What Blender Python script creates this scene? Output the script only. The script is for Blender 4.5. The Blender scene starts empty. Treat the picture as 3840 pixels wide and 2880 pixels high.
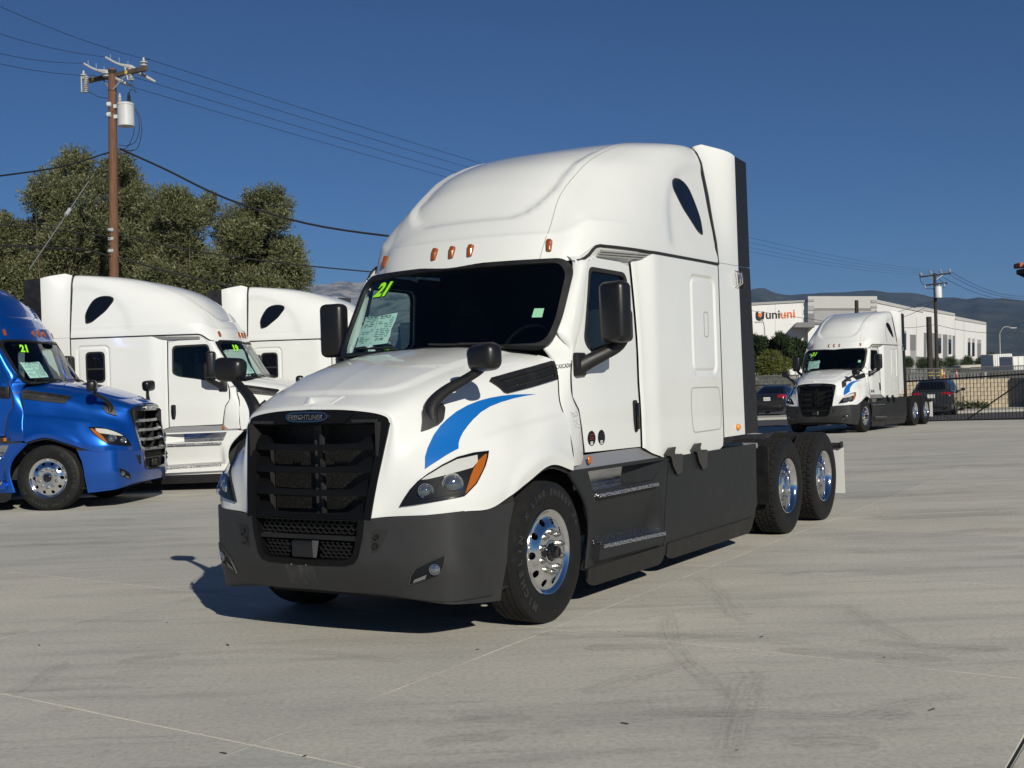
import bpy, bmesh, math, random
from mathutils import Vector, Matrix, geometry
from mathutils.bvhtree import BVHTree
R_ = math.radians
PI = math.pi
random.seed(7)
SC = bpy.context.scene
COL = SC.collection

# ------------------------------------------------------------------ camera
CAM_H, CAM_F, CAM_ROLL = 1.7346, 4528.5, -0.03368      # metres, focal length in photo pixels (3840 wide), radians
cr, sr = math.cos(CAM_ROLL), math.sin(CAM_ROLL)
c_r = Vector((cr, 0, sr)); c_u = Vector((-sr, 0, cr)); c_f = Vector((0, 1, 0))
cam_data = bpy.data.cameras.new('camera'); cam = bpy.data.objects.new('camera', cam_data); COL.objects.link(cam)
m = Matrix.Identity(4)
for i in range(3):
    m[i][0] = c_r[i]; m[i][1] = c_u[i]; m[i][2] = -c_f[i]
m[2][3] = CAM_H
cam.matrix_world = m
cam_data.sensor_width = 36; cam_data.lens = CAM_F / 3840 * 36
cam_data.clip_start = 0.1; cam_data.clip_end = 30000
SC.camera = cam

# ------------------------------------------------------------------ sky, sun, exposure
SUN_EL, SUN_AZ = R_(26.8), R_(158.5)                   # azimuth clockwise from +Y
w = bpy.data.worlds.new('World'); SC.world = w; w.use_nodes = True
nt = w.node_tree
bg = nt.nodes['Background']
sky = nt.nodes.new('ShaderNodeTexSky'); sky.sky_type = 'NISHITA'; sky.sun_disc = False
sky.sun_elevation = SUN_EL; sky.sun_rotation = SUN_AZ
sky.altitude = 2000; sky.air_density = 1.0; sky.dust_density = 0.0; sky.ozone_density = 10.0
nt.links.new(sky.outputs[0], bg.inputs[0]); bg.inputs[1].default_value = 0.05
sl = bpy.data.lights.new('sun', 'SUN'); sl.energy = 5.0; sl.angle = R_(0.5); sl.color = (1.0, 0.945, 0.82)
sun = bpy.data.objects.new('sun', sl); COL.objects.link(sun)
sun_dir = Vector((math.sin(SUN_AZ) * math.cos(SUN_EL), math.cos(SUN_AZ) * math.cos(SUN_EL), math.sin(SUN_EL)))
sun.rotation_euler = sun_dir.to_track_quat('Z', 'Y').to_euler()
SC.view_settings.view_transform = 'Standard'; SC.view_settings.look = 'None'
SC.view_settings.gamma = 1; SC.view_settings.exposure = -0.13; SC.view_settings.use_curve_mapping = False
SC.cycles.max_bounces = 8; SC.cycles.transparent_max_bounces = 16

# ------------------------------------------------------------------ helpers
def ray(px, py):
    return c_r * ((px - 1920) / CAM_F) + c_u * (-(py - 1440) / CAM_F) + c_f
def at(px, py, Y):
    """world point at distance Y in front of the camera seen at a photo pixel (used to take positions off the photo)"""
    return Vector((0, 0, CAM_H)) + ray(px, py) * Y
def lerp(a, b, t): return a + (b - a) * t
def sst(a, b, x):
    t = min(1, max(0, (x - a) / (b - a))); return t * t * (3 - 2 * t)
def pl(tab, x):
    """monotone-ish smooth interpolation in a table"""
    if x <= tab[0][0]: return tab[0][1]
    for (a, fa), (b, fb) in zip(tab, tab[1:]):
        if x <= b: return lerp(fa, fb, (x - a) / (b - a))
    return tab[-1][1]

class MB:
    def __init__(s): s.v = []; s.f = []; s.m = []
    def add(s, v, f, mi=0):
        o = len(s.v); s.v += [Vector(p) for p in v]; s.f += [[o + i for i in q] for q in f]; s.m += [mi] * len(f); return s
    def box(s, c, d, mi=0, rot=None):
        x, y, z = d[0] / 2, d[1] / 2, d[2] / 2
        v = [Vector(p) for p in ((-x,-y,-z),(x,-y,-z),(x,y,-z),(-x,y,-z),(-x,-y,z),(x,-y,z),(x,y,z),(-x,y,z))]
        if rot is not None: v = [rot @ p for p in v]
        return s.add([p + Vector(c) for p in v], [(3,2,1,0),(4,5,6,7),(0,1,5,4),(1,2,6,5),(2,3,7,6),(3,0,4,7)], mi)
    def bbox(s, c, d, bev, seg=2, mi=0, rot=None):
        bm = bmesh.new(); bmesh.ops.create_cube(bm, size=1)
        for q in bm.verts: q.co = Vector((q.co.x * d[0], q.co.y * d[1], q.co.z * d[2]))
        bmesh.ops.bevel(bm, geom=bm.edges[:], offset=min(bev, min(d) * .49), segments=seg, affect='EDGES', profile=.5)
        bm.verts.index_update()
        v = [(rot @ q.co if rot is not None else q.co) + Vector(c) for q in bm.verts]
        f = [[q.index for q in p.verts] for p in bm.faces]; bm.free()
        return s.add(v, f, mi)
    def tube(s, pts, r, n=8, mi=0, caps=True, sx=1.0):
        pts = [Vector(p) for p in pts]; rr = r if isinstance(r, (list, tuple)) else [r] * len(pts)
        v = []; f = []; up = None
        for i, p in enumerate(pts):
            t = (pts[min(i + 1, len(pts) - 1)] - pts[max(i - 1, 0)]).normalized()
            if up is None: up = Vector((0, 0, 1)) if abs(t.z) < .9 else Vector((1, 0, 0))
            a = t.cross(up).normalized(); b = a.cross(t).normalized(); up = b
            for k in range(n):
                q = 2 * PI * k / n; v.append(p + a * (math.cos(q) * rr[i] * sx) + b * (math.sin(q) * rr[i]))
        for i in range(len(pts) - 1):
            for k in range(n):
                f.append((i * n + k, i * n + (k + 1) % n, (i + 1) * n + (k + 1) % n, (i + 1) * n + k))
        if caps:
            f.append(tuple(range(n))[::-1]); f.append(tuple((len(pts) - 1) * n + k for k in range(n)))
        return s.add(v, f, mi)
    def lathe(s, prof, n=24, mi=0, M=None, closed=False):
        """prof: (radius, height) turned round local Z, then moved by M"""
        v = []; f = []
        for r, h in prof:
            for k in range(n):
                q = 2 * PI * k / n; v.append(Vector((r * math.cos(q), r * math.sin(q), h)))
        L = len(prof)
        for i in range(L if closed else L - 1):
            j = (i + 1) % L
            for k in range(n):
                f.append((i * n + k, i * n + (k + 1) % n, j * n + (k + 1) % n, j * n + k))
        if M is not None: v = [M @ p for p in v]
        return s.add(v, f, mi)
    def prism(s, poly, a, b, mi=0, M=None):
        """poly in XY extruded from height a to b along local Z"""
        n = len(poly); v = [Vector((x, y, a)) for x, y in poly] + [Vector((x, y, b)) for x, y in poly]
        if M is not None: v = [M @ p for p in v]
        f = [tuple(range(n))[::-1], tuple(range(n, 2 * n))] + [(i, (i + 1) % n, n + (i + 1) % n, n + i) for i in range(n)]
        return s.add(v, f, mi)
    def mirror(s):
        """add the mirror image in X"""
        o = len(s.v); nf = len(s.f)
        s.v += [Vector((-p.x, p.y, p.z)) for p in s.v[:o]]
        s.f += [[o + i for i in q][::-1] for q in s.f[:nf]]; s.m += s.m[:nf]; return s
    def mirrored(s):
        t = MB(); t.v = [Vector((-p.x, p.y, p.z)) for p in s.v]; t.f = [list(q)[::-1] for q in s.f]; t.m = list(s.m); return t
    def build(s, name, mats, parent=None, smooth=True, ang=38):
        me = bpy.data.meshes.new(name); me.from_pydata([tuple(p) for p in s.v], [], s.f)
        mats = mats if isinstance(mats, (list, tuple)) else [mats]
        for q in mats: me.materials.append(q)
        if len(mats) > 1: me.polygons.foreach_set('material_index', s.m)
        if smooth:
            me.polygons.foreach_set('use_smooth', [True] * len(me.polygons)); me.set_sharp_from_angle(angle=R_(ang))
        me.update()
        o = bpy.data.objects.new(name, me); COL.objects.link(o)
        if parent is not None: o.parent = parent
        return o
def bvh_of(*mbs):
    v = []; f = []
    for b in mbs:
        o = len(v); v += b.v; f += [[o + i for i in q] for q in b.f]
    return BVHTree.FromPolygons([tuple(p) for p in v], f)

def cmr(p0, p1, p2, p3, t):
    return 0.5 * ((2 * p1) + (p2 - p0) * t + (2 * p0 - 5 * p1 + 4 * p2 - p3) * t * t + (3 * p1 - p0 - 3 * p2 + p3) * t ** 3)
def spline(P, n):
    """n samples on a Catmull-Rom curve through P (list of Vectors)"""
    P = [Vector(p) for p in P]; Q = [2 * P[0] - P[1]] + P + [2 * P[-1] - P[-2]]; out = []
    for i in range(n):
        u = i / (n - 1) * (len(P) - 1); k = min(int(u), len(P) - 2)
        out.append(cmr(Q[k], Q[k + 1], Q[k + 2], Q[k + 3], u - k))
    return out
def net(rows, nu, nv):
    """smooth grid through a control net: rows[t][c]; nu samples along rows, nv along columns"""
    A = [spline(r, nv) for r in rows]
    cols = [spline([a[j] for a in A], nu) for j in range(nv)]
    return [[cols[j][i] for j in range(nv)] for i in range(nu)]
def grid(mb, G, mi=0, flip=False):
    n = len(G); k = len(G[0]); v = [p for r in G for p in r]
    f = []
    for i in range(n - 1):
        for j in range(k - 1):
            q = (i * k + j, i * k + j + 1, (i + 1) * k + j + 1, (i + 1) * k + j); f.append(q[::-1] if flip else q)
    return mb.add(v, f, mi)

def inside(x, y, P):
    c = False; n = len(P); j = n - 1
    for i in range(n):
        xi, yi = P[i]; xj, yj = P[j]
        if (yi > y) != (yj > y) and x < (xj - xi) * (y - yi) / (yj - yi) + xi: c = not c
        j = i
    return c
def dense(P, d, closed=True):
    out = []; n = len(P)
    for i in range(n if closed else n - 1):
        a = Vector(P[i]); b = Vector(P[(i + 1) % n]); k = max(1, int((b - a).length / d + .5))
        out += [a.lerp(b, t / k) for t in range(k)]
    if not closed: out.append(Vector(P[-1]))
    return out
def rnd(P, r, n=4):
    """round the corners of a closed polygon; r a number or one per corner"""
    out = []; L = len(P)
    for i in range(L):
        a, b, c = Vector(P[i - 1]), Vector(P[i]), Vector(P[(i + 1) % L]); q = r[i] if isinstance(r, (list, tuple)) else r
        q = min(q, (a - b).length * .49, (c - b).length * .49)
        if q < 1e-4: out.append(b); continue
        s = b + (a - b).normalized() * q; e = b + (c - b).normalized() * q
        for k in range(n + 1):
            t = k / n; out.append(s * (1 - t) ** 2 + b * (2 * t * (1 - t)) + e * t * t)
    return out
def tri2d(outline, holes=(), res=.05):
    """constrained triangulation with interior points; returns 2D verts, triangles, loops (index lists of the rims)"""
    rims = [dense(outline, res)] + [dense(h, res) for h in holes]
    pts = []; edges = []
    for L in rims:
        o = len(pts); n = len(L); pts += L; edges += [(o + i, o + (i + 1) % n) for i in range(n)]
    xs = [p.x for p in rims[0]]; ys = [p.y for p in rims[0]]
    x0, x1, y0, y1 = min(xs), max(xs), min(ys), max(ys)
    rim_pts = list(pts)
    from mathutils.kdtree import KDTree
    kd = KDTree(len(rim_pts))
    for i, p in enumerate(rim_pts): kd.insert((p.x, p.y, 0), i)
    kd.balance()
    PT = [[(p.x, p.y) for p in L] for L in rims]
    j = 0; y = y0 + res / 2
    while y < y1:
        x = x0 + (res / 2 if j % 2 else res)
        while x < x1:
            if inside(x, y, PT[0]) and not any(inside(x, y, h) for h in PT[1:]) and kd.find((x, y, 0))[2] > res * .45:
                pts.append(Vector((x, y)))
            x += res
        y += res * .866; j += 1
    V, E, F, ov, oe, of = geometry.delaunay_2d_cdt([Vector((p.x, p.y)) for p in pts], edges, [], 0, 1e-7)
    tris = []
    for f in F:
        cx = sum(V[i].x for i in f) / len(f); cy = sum(V[i].y for i in f) / len(f)
        if inside(cx, cy, PT[0]) and not any(inside(cx, cy, h) for h in PT[1:]):
            a = sum(V[f[i]].x * V[f[(i + 1) % len(f)]].y - V[f[(i + 1) % len(f)]].x * V[f[i]].y for i in range(len(f)))
            tris.append(list(f) if a > 0 else list(f)[::-1])
    return V, tris
def shell(mb, P, tris, N, th, mi=0):
    """triangles on points P with thickness th against the normals N (0 = single sheet)"""
    if th == 0: return mb.add(P, tris, mi)
    n = len(P); cnt = {}
    for t in tris:
        for i in range(len(t)): cnt[(t[i], t[(i + 1) % len(t)])] = 1
    side = [(b, a, n + a, n + b) for (a, b) in cnt if (b, a) not in cnt]
    side = [(a, b, n + b, n + a)[::-1] for (a, b) in cnt if (b, a) not in cnt]
    return mb.add(list(P) + [p - q * th for p, q in zip(P, N)], tris + [[n + i for i in t][::-1] for t in tris] + side, mi)
def sheet(mb, outline, f, res=.05, holes=(), th=0, off=0, flip=False, mi=0):
    """polygon in a (u,v) chart mapped by f(u,v) -> point"""
    V, T = tri2d([Vector(p) for p in outline], [[Vector(p) for p in h] for h in holes], res)
    P = []; N = []; e = 1e-3
    for q in V:
        p = Vector(f(q.x, q.y)); du = Vector(f(q.x + e, q.y)) - p; dv = Vector(f(q.x, q.y + e)) - p
        nn = du.cross(dv).normalized(); nn = -nn if flip else nn
        P.append(p + nn * off); N.append(nn)
    return shell(mb, P, [t[::-1] for t in T] if flip else T, N, th, mi)
def drape(mb, outline, d, tree, off=.004, res=.04, holes=(), th=0, mi=0, bulge=None):
    """outline of 3D points laid onto a surface along direction d (pointing into the surface)"""
    d = Vector(d).normalized(); a = d.cross(Vector((0, 0, 1))).normalized(); b = a.cross(d).normalized()   # seen from outside: a = right.., b = up
    to2 = lambda p: Vector((Vector(p).dot(a), Vector(p).dot(b)))
    V, T = tri2d([to2(p) for p in outline], [[to2(p) for p in h] for h in holes], res)
    mid = sum((Vector(p) for p in outline), Vector()) / len(outline); dep = mid.dot(d)
    P = []; N = []
    for q in V:
        o = a * q.x + b * q.y + d * (dep - 1.2)
        h = tree.ray_cast(o, d, 3.0)
        if h[0] is None:
            h = tree.find_nearest(a * q.x + b * q.y + d * dep)
        nn = h[1] if h[1].dot(d) < 0 else -h[1]
        P.append(h[0] + nn * (off + (bulge(q) if bulge else 0))); N.append(nn)
    # orientation: make triangles face against d
    if T:
        t = T[0]; n0 = (P[t[1]] - P[t[0]]).cross(P[t[2]] - P[t[0]])
        if n0.dot(d) > 0: T = [t[::-1] for t in T]
    return shell(mb, P, T, N, th, mi)
def ribbon(mb, pts, d, tree, width, off=.003, step=.03, mi=0, closed=False):
    """narrow strip along a polyline laid on a surface"""
    L = dense([Vector(p) for p in pts], step, closed); d = Vector(d).normalized(); P = []
    Q = []
    for p in L:
        h = tree.ray_cast(p - d * 1.2, d, 3.0)
        if h[0] is None: h = tree.find_nearest(p)
        nn = h[1] if h[1].dot(d) < 0 else -h[1]; Q.append((h[0] + nn * off, nn))
    n = len(Q)
    for i, (p, nn) in enumerate(Q):
        a = Q[(i + 1) % n][0] if closed else Q[min(i + 1, n - 1)][0]; b = Q[i - 1][0] if (closed or i) else Q[0][0]
        s = (a - b).cross(nn).normalized() * width / 2; P += [p - s, p + s]
    F = [(2 * i, 2 * i + 1, 2 * ((i + 1) % n) + 1, 2 * ((i + 1) % n)) for i in range(n if closed else n - 1)]
    return mb.add(P, F, mi)

# ------------------------------------------------------------------ materials
def mat(name, col, rough=.5, metal=0, coat=0, spec=.5, **k):
    q = bpy.data.materials.new(name); q.use_nodes = True; b = q.node_tree.nodes['Principled BSDF']
    b.inputs['Base Color'].default_value = (*col, 1); b.inputs['Roughness'].default_value = rough; b.inputs['Metallic'].default_value = metal
    b.inputs['Coat Weight'].default_value = coat; b.inputs['Coat Roughness'].default_value = .02; b.inputs['Specular IOR Level'].default_value = spec
    return q
def bsdf(q): return q.node_tree.nodes['Principled BSDF']
def nd(q, t, **k):
    n = q.node_tree.nodes.new(t)
    for a, b in k.items():
        if a in n.inputs: n.inputs[a].default_value = b
        else: setattr(n, a, b)
    return n
def lk(q, a, b): q.node_tree.links.new(a, b)
def noise(q, scale, detail=4, rough=.55, coord='Object', sc=(1, 1, 1), rot=(0, 0, 0)):
    tc = nd(q, 'ShaderNodeTexCoord'); mp = nd(q, 'ShaderNodeMapping'); mp.inputs['Scale'].default_value = sc; mp.inputs['Rotation'].default_value = rot
    if coord == 'World':
        g = nd(q, 'ShaderNodeNewGeometry'); lk(q, g.outputs['Position'], mp.inputs[0])
    else: lk(q, tc.outputs[coord], mp.inputs[0])
    n = nd(q, 'ShaderNodeTexNoise'); n.inputs['Scale'].default_value = scale; n.inputs['Detail'].default_value = detail; n.inputs['Roughness'].default_value = rough
    lk(q, mp.outputs[0], n.inputs['Vector']); return n.outputs['Fac']
def ramp(q, src, stops):
    r = nd(q, 'ShaderNodeValToRGB'); e = r.color_ramp.elements
    while len(e) < len(stops): e.new(.5)
    for a, (p, c) in zip(e, stops):
        a.position = p; a.color = (*c, 1) if len(c) == 3 else c
    lk(q, src, r.inputs[0]); return r.outputs[0]
def mixc(q, fac, a, b, mode='MIX'):
    n = nd(q, 'ShaderNodeMix', data_type='RGBA', blend_type=mode)
    if isinstance(fac, (int, float)): n.inputs[0].default_value = fac
    else: lk(q, fac, n.inputs[0])
    for i, x in ((6, a), (7, b)):
        if isinstance(x, tuple): n.inputs[i].default_value = (*x, 1)
        else: lk(q, x, n.inputs[i])
    return n.outputs[2]
def bump(q, src, strength, dist=.01):
    n = nd(q, 'ShaderNodeBump'); n.inputs['Strength'].default_value = strength; n.inputs['Distance'].default_value = dist
    lk(q, src, n.inputs['Height']); lk(q, n.outputs[0], bsdf(q).inputs['Normal'])
def grain(q, col, scale, amt=.25, rough=None, b=0, bd=.002, coord='Object', sc=(1, 1, 1)):
    """mottled colour around col, optional roughness mottling and bump"""
    f = noise(q, scale, 5, .6, coord, sc)
    lo = tuple(c * (1 - amt) for c in col); hi = tuple(min(1, c * (1 + amt)) for c in col)
    lk(q, ramp(q, f, [(.3, lo), (.7, hi)]), bsdf(q).inputs['Base Color'])
    if rough: lk(q, ramp(q, f, [(.3, (rough[0],) * 3), (.7, (rough[1],) * 3)]), bsdf(q).inputs['Roughness'])
    if b: bump(q, noise(q, scale * 4, 3, .5, coord, sc), b, bd)
    return q
M = {}
M['white'] = mat('white_paint', (.66, .672, .66), .42, 0, 1.0, .15); grain(M['white'], (.66, .672, .66), 1.3, .02, (.34, .42))
M['blue'] = mat('blue_metallic_paint', (.001, .085, .44), .31, .68, 1.0)
M['dkgrey'] = grain(mat('grey_plastic', (.034, .035, .037), .5), (.034, .035, .037), 6, .14, (.42, .58), .15)
M['black'] = grain(mat('black_plastic', (.008, .008, .0085), .5), (.008, .008, .0085), 9, .2, (.38, .55))
M['blackgloss'] = mat('black_gloss', (.006, .006, .007), .14, 0, .5)
M['gap'] = mat('panel_gap', (.012, .012, .012), .8)
M['rubber'] = grain(mat('tyre_rubber', (.007, .007, .007), .6, 0, 0, .3), (.007, .007, .007), 14, .3, (.5, .7), .15)
M['tread'] = grain(mat('tyre_tread', (.013, .0125, .012), .85, 0, 0, .3), (.013, .0125, .012), 20, .25)
M['letter'] = mat('tyre_letter', (.022, .022, .022), .5)
M['alloy'] = grain(mat('polished_aluminium', (.78, .79, .80), .09, 1.0), (.78, .79, .80), 9, .05, (.06, .13))
M['steel'] = grain(mat('bare_steel', (.36, .35, .33), .35, 1.0), (.36, .35, .33), 30, .25, (.25, .5))
M['plate'] = mat('diamond_plate', (.62, .62, .62), .25, 1.0)
vq = nd(M['plate'], 'ShaderNodeTexVoronoi'); vq.inputs['Scale'].default_value = 42
tcq = nd(M['plate'], 'ShaderNodeTexCoord'); lk(M['plate'], tcq.outputs['Object'], vq.inputs['Vector']); bump(M['plate'], vq.outputs['Distance'], 1.0, .02)
M['chassis'] = grain(mat('chassis_paint', (.018, .018, .019), .6), (.018, .018, .019), 7, .4, (.5, .8))
M['amber'] = mat('amber_lens', (.42, .11, .010), .15, 0, .5); bsdf(M['amber']).inputs['Subsurface Weight'].default_value = .0
M['ambermk'] = mat('amber_marker', (.24, .055, .006), .25, 0, .3)
M['lampdark'] = mat('lamp_housing', (.007, .008, .010), .5, 0, 0, .2)
M['lampwhite'] = mat('lamp_white', (.58, .58, .56), .25, 0, .3)
M['chrome'] = mat('chrome', (.82, .83, .85), .06, 1.0)
M['swoosh'] = mat('blue_vinyl', (.003, .115, .40), .4, 0, .2, .3)
M['lime'] = mat('lime_sticker', (.36, .95, .02), .5)
M['limeshade'] = mat('dark_sticker_edge', (.006, .03, .006), .5)
M['paper'] = mat('paper', (.72, .88, .80), .6)
M['ink'] = mat('ink', (.06, .08, .08), .7)
M['inkred'] = mat('red_print', (.35, .03, .03), .6)
M['cloth'] = mat('dark_upholstery', (.010, .010, .012), .9)
M['grime'] = grain(mat('dusty_plate_mark', (.085, .085, .082), .6), (.085, .085, .082), 9, .45)
lk(M['grime'], ramp(M['grime'], noise(M['grime'], 11, 4, .7, 'Object', (1, 1, .35)), [(.40, (0, 0, 0)), (.75, (.75, .75, .75))]), bsdf(M['grime']).inputs['Alpha'])
M['flap'] = mat('white_flap', (.62, .62, .60), .5)
M['rail'] = mat('bare_rail', (.50, .50, .48), .3, .6)
def glass(name, tint, refl):
    q = bpy.data.materials.new(name); q.use_nodes = True; n = q.node_tree; n.nodes.clear()
    o = n.nodes.new('ShaderNodeOutputMaterial'); t = n.nodes.new('ShaderNodeBsdfTransparent'); g = n.nodes.new('ShaderNodeBsdfGlossy'); mx = n.nodes.new('ShaderNodeMixShader')
    lw = n.nodes.new('ShaderNodeLayerWeight'); lw.inputs[0].default_value = .5
    pw = n.nodes.new('ShaderNodeMath'); pw.operation = 'POWER'; pw.inputs[1].default_value = 4.0; n.links.new(lw.outputs['Facing'], pw.inputs[0])
    ma = n.nodes.new('ShaderNodeMath'); ma.operation = 'MULTIPLY_ADD'; ma.inputs[1].default_value = .75; ma.inputs[2].default_value = (refl - 1) * .1; n.links.new(pw.outputs[0], ma.inputs[0]); lw = ma
    t.inputs[0].default_value = (*tint, 1); g.inputs['Roughness'].default_value = .015
    n.links.new(lw.outputs[0], mx.inputs[0]); n.links.new(t.outputs[0], mx.inputs[1]); n.links.new(g.outputs[0], mx.inputs[2]); n.links.new(mx.outputs[0], o.inputs[0])
    return q
M['glass'] = glass('windshield_glass', (.72, .86, .84), 1.40)
M['sideglass'] = glass('side_glass', (.58, .70, .70), 1.45)
M['lens'] = glass('clear_lens', (.92, .93, .93), 1.18)
M['darkglass'] = mat('dark_tinted_glass', (.004, .005, .008), .03, 0, 0, .5)

def tag(o, label=None, cat=None, group=None, kind=None):
    if label: o['label'] = label
    if cat: o['category'] = cat
    if group: o['group'] = group
    if kind: o['kind'] = kind
    return o
def empty(name, loc=(0, 0, 0), rz=0, label=None, cat=None, group=None):
    o = bpy.data.objects.new(name, None); COL.objects.link(o); o.location = loc; o.rotation_euler = (0, 0, rz); o.empty_display_size = .3
    return tag(o, label, cat, group)
KIDS = {}
def copy_tree(o, parent=None, skip=()):
    c = o.copy(); COL.objects.link(c)
    if parent is not None: c.parent = parent
    for k in [q for q in SC.objects if q.parent == o]:
        if k.name.split('.')[0] in skip: continue
        copy_tree(k, c, skip)
    return c
def family(o):
    out = [o]
    for q in SC.objects:
        if q.parent == o: out += family(q)
    return out
def remat(root, table):
    """give one copy other materials than its source (kept on the object, so the mesh stays shared)"""
    for o in family(root):
        for s in o.material_slots:
            n = s.material
            if n in table:
                s.link = 'OBJECT'; s.material = table[n]
def text_mesh(mb, txt, size, M4, depth=.002, shear=0, mi=0, align='CENTER', font_w=0.0, res=2):
    cu = bpy.data.curves.new('lettering', 'FONT'); cu.body = txt; cu.size = size; cu.shear = shear; cu.extrude = depth; cu.align_x = align; cu.align_y = 'CENTER'
    cu.resolution_u = res; cu.offset = font_w
    ob = bpy.data.objects.new('lettering', cu); COL.objects.link(ob)
    dg = bpy.context.evaluated_depsgraph_get(); me = ob.evaluated_get(dg).to_mesh()
    mb.add([M4 @ q.co for q in me.vertices], [list(p.vertices) for p in me.polygons], mi)
    ob.evaluated_get(dg).to_mesh_clear(); bpy.data.objects.remove(ob); bpy.data.curves.remove(cu)
    return mb
def frame(o, x, y):
    """matrix with origin o, local x and y directions"""
    x = Vector(x).normalized(); z = x.cross(Vector(y)).normalized(); y = z.cross(x)
    mm = Matrix.Identity(4)
    for i in range(3): mm[i][0] = x[i]; mm[i][1] = y[i]; mm[i][2] = z[i]; mm[i][3] = o[i]
    return mm
# ================================================================== the tractor units
# truck frame: x towards the driver's side, y back from the bumper, z up (metres)
BUMP_PLAN = [Vector((x, y, 0)) for x, y in ((0, -.030), (.25, -.028), (.5, -.008), (.70, .042), (.88, .112), (1.0, .172), (1.066, .235), (1.120, .36), (1.168, .53), (1.198, .68), (1.215, .80))]
_bp = spline(BUMP_PLAN, 121); _bl = [0]
for a, b in zip(_bp, _bp[1:]): _bl.append(_bl[-1] + (b - a).length)
def bump_u(fn):
    """arc length where fn(point) first turns true"""
    for p, l in zip(_bp, _bl):
        if fn(p): return l
    return _bl[-1]
def bumper_pt(u, z):
    s = abs(u); k = 0
    while k < len(_bl) - 2 and _bl[k + 1] < s: k += 1
    t = (s - _bl[k]) / (_bl[k + 1] - _bl[k]); p = _bp[k].lerp(_bp[k + 1], t)
    low = 1 - sst(.22, .60, z)
    side = sst(.5, 1.1, p.x)
    return Vector((math.copysign(p.x * (1 - .035 * low), u) if u else 0.0, p.y + .11 * low * (1 - .75 * side) - .012 * sst(.80, .88, z) * 0, z))

ROOF_PROF = [  # front centre y, z, half width; then squareness of the plan
    (1.838, 2.700, 1.205, 5.8), (1.880, 2.800, 1.205, 5.8), (1.920, 2.890, 1.200, 5.7), (1.938, 2.930, 1.197, 5.6), (1.976, 2.968, 1.190, 5.4), (2.047, 3.06, 1.178, 4.9),
    (2.245, 3.30, 1.138, 4.0), (2.55, 3.57, 1.098, 3.4), (2.90, 3.745, 1.066, 3.0), (3.28, 3.862, 1.035, 2.9), (3.72, 3.942, .995, 2.9), (4.12, 3.982, .955, 2.9), (4.42, 4.0, .91, 2.9), (4.70, 4.004, .88, 2.9)]
def roof_grid(nt=110, nphi=150):
    A = spline([Vector(p[:3]) for p in ROOF_PROF], nt); Nn = spline([Vector((p[3], 0, 0)) for p in ROOF_PROF], nt)
    G = []
    for i, ((Fc, z, S), nv) in enumerate(zip(A, Nn)):
        n = nv.x; row = []
        for j in range(nphi + 1):
            ph = -PI / 2 + PI * j / nphi; c, s = abs(math.cos(ph)), abs(math.sin(ph))
            r = (c ** n + s ** n) ** (-1 / n); x = S * s * r * (1 if ph > 0 else -1); D = 4.70 - Fc
            y = 4.70 - D * c * r + .125 * min(1, (x / .83) ** 2) * min(1, D / 2.0) * min(1, c * r * 1.6)
            # the lower rim climbs from the windshield to the seam over the doors
            zb = 2.695 + .135 * sst(2.10, 2.36, y)
            row.append(Vector((x, y, zb + (z - 2.70) * (4.004 - zb) / (4.004 - 2.70))))
        G.append(row)
    H = []
    for i in range(nt):
        row = []
        for j in range(nphi + 1):
            p = G[i][j]; du = G[i][min(j + 1, nphi)] - G[i][max(j - 1, 0)]; dv = G[min(i + 1, nt - 1)][j] - G[max(i - 1, 0)][j]
            nn = du.cross(dv); nn = nn.normalized() if nn.length > 1e-9 else Vector((0, 0, 1)); nn = nn if nn.dot(Vector((p.x, -1.0, .6))) > 0 else -nn
            # panel pressed into the front of the roof: rounded shape, wide corners at its lower end
            u = abs(p.x); v = (p.y - .125 * min(1, (u / .83) ** 2) - 2.080) * 1.45; qx, qv = max(0, u - .38), max(0, .33 - v)
            sd = .335 - math.hypot(qx, qv) if v > 0 else v
            sd = min(sd, .715 - u)
            d = .036 * sst(-.002, .030, sd) * (1 - sst(3.2, 4.1, p.y))
            # flatter field round the small side window, with a soft brow over it
            br = math.hypot((p.y - 4.62) / 1.02, (p.z - 2.95) / .83)
            d += .022 * sst(1.06, .90, br) * sst(.90, 1.02, u) * sst(2.86, 3.0, p.z)
            row.append(p - nn * d)
        H.append(row)
    return H
def cab_x(y, z):
    """half width of the cab side"""
    xd = 1.138 - .055 * max(0, (2.3 - y) / .62) ** 2 - .045 * max(0, (z - 1.95) / .8) ** 1.4
    xd += .010 * sst(1.75, 1.45, z) if z < 1.75 else 0
    step = .028 * sst(2.935, 2.952, y); r = sst(2.965, 3.24, y)
    xs = 1.207 - .006 * sst(4.3, 4.7, y)
    x = lerp(xd + step, xs, r)
    if z < 1.20: x -= .9 * (1.20 - z) ** 2 / .1 * .05
    # pressed panel on the sleeper
    def rr(y0, y1, z0, z1, rad):
        qx = abs(y - (y0 + y1) / 2) - ((y1 - y0) / 2 - rad); qz = abs(z - (z0 + z1) / 2) - ((z1 - z0) / 2 - rad)
        return math.hypot(max(qx, 0), max(qz, 0)) + min(max(qx, qz), 0) - rad
    s = rr(3.985, 4.600, 1.77, 2.685, .10)
    x += -.016 * sst(.012, -.012, s) + .016 * sst(-.030, -.055, s) * .75 if s < .02 else 0
    return x
def wind_y(x, z):
    return 1.448 + (z - 2.02) * .615 + .205 * (abs(x) / .97) ** 2.4
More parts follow.
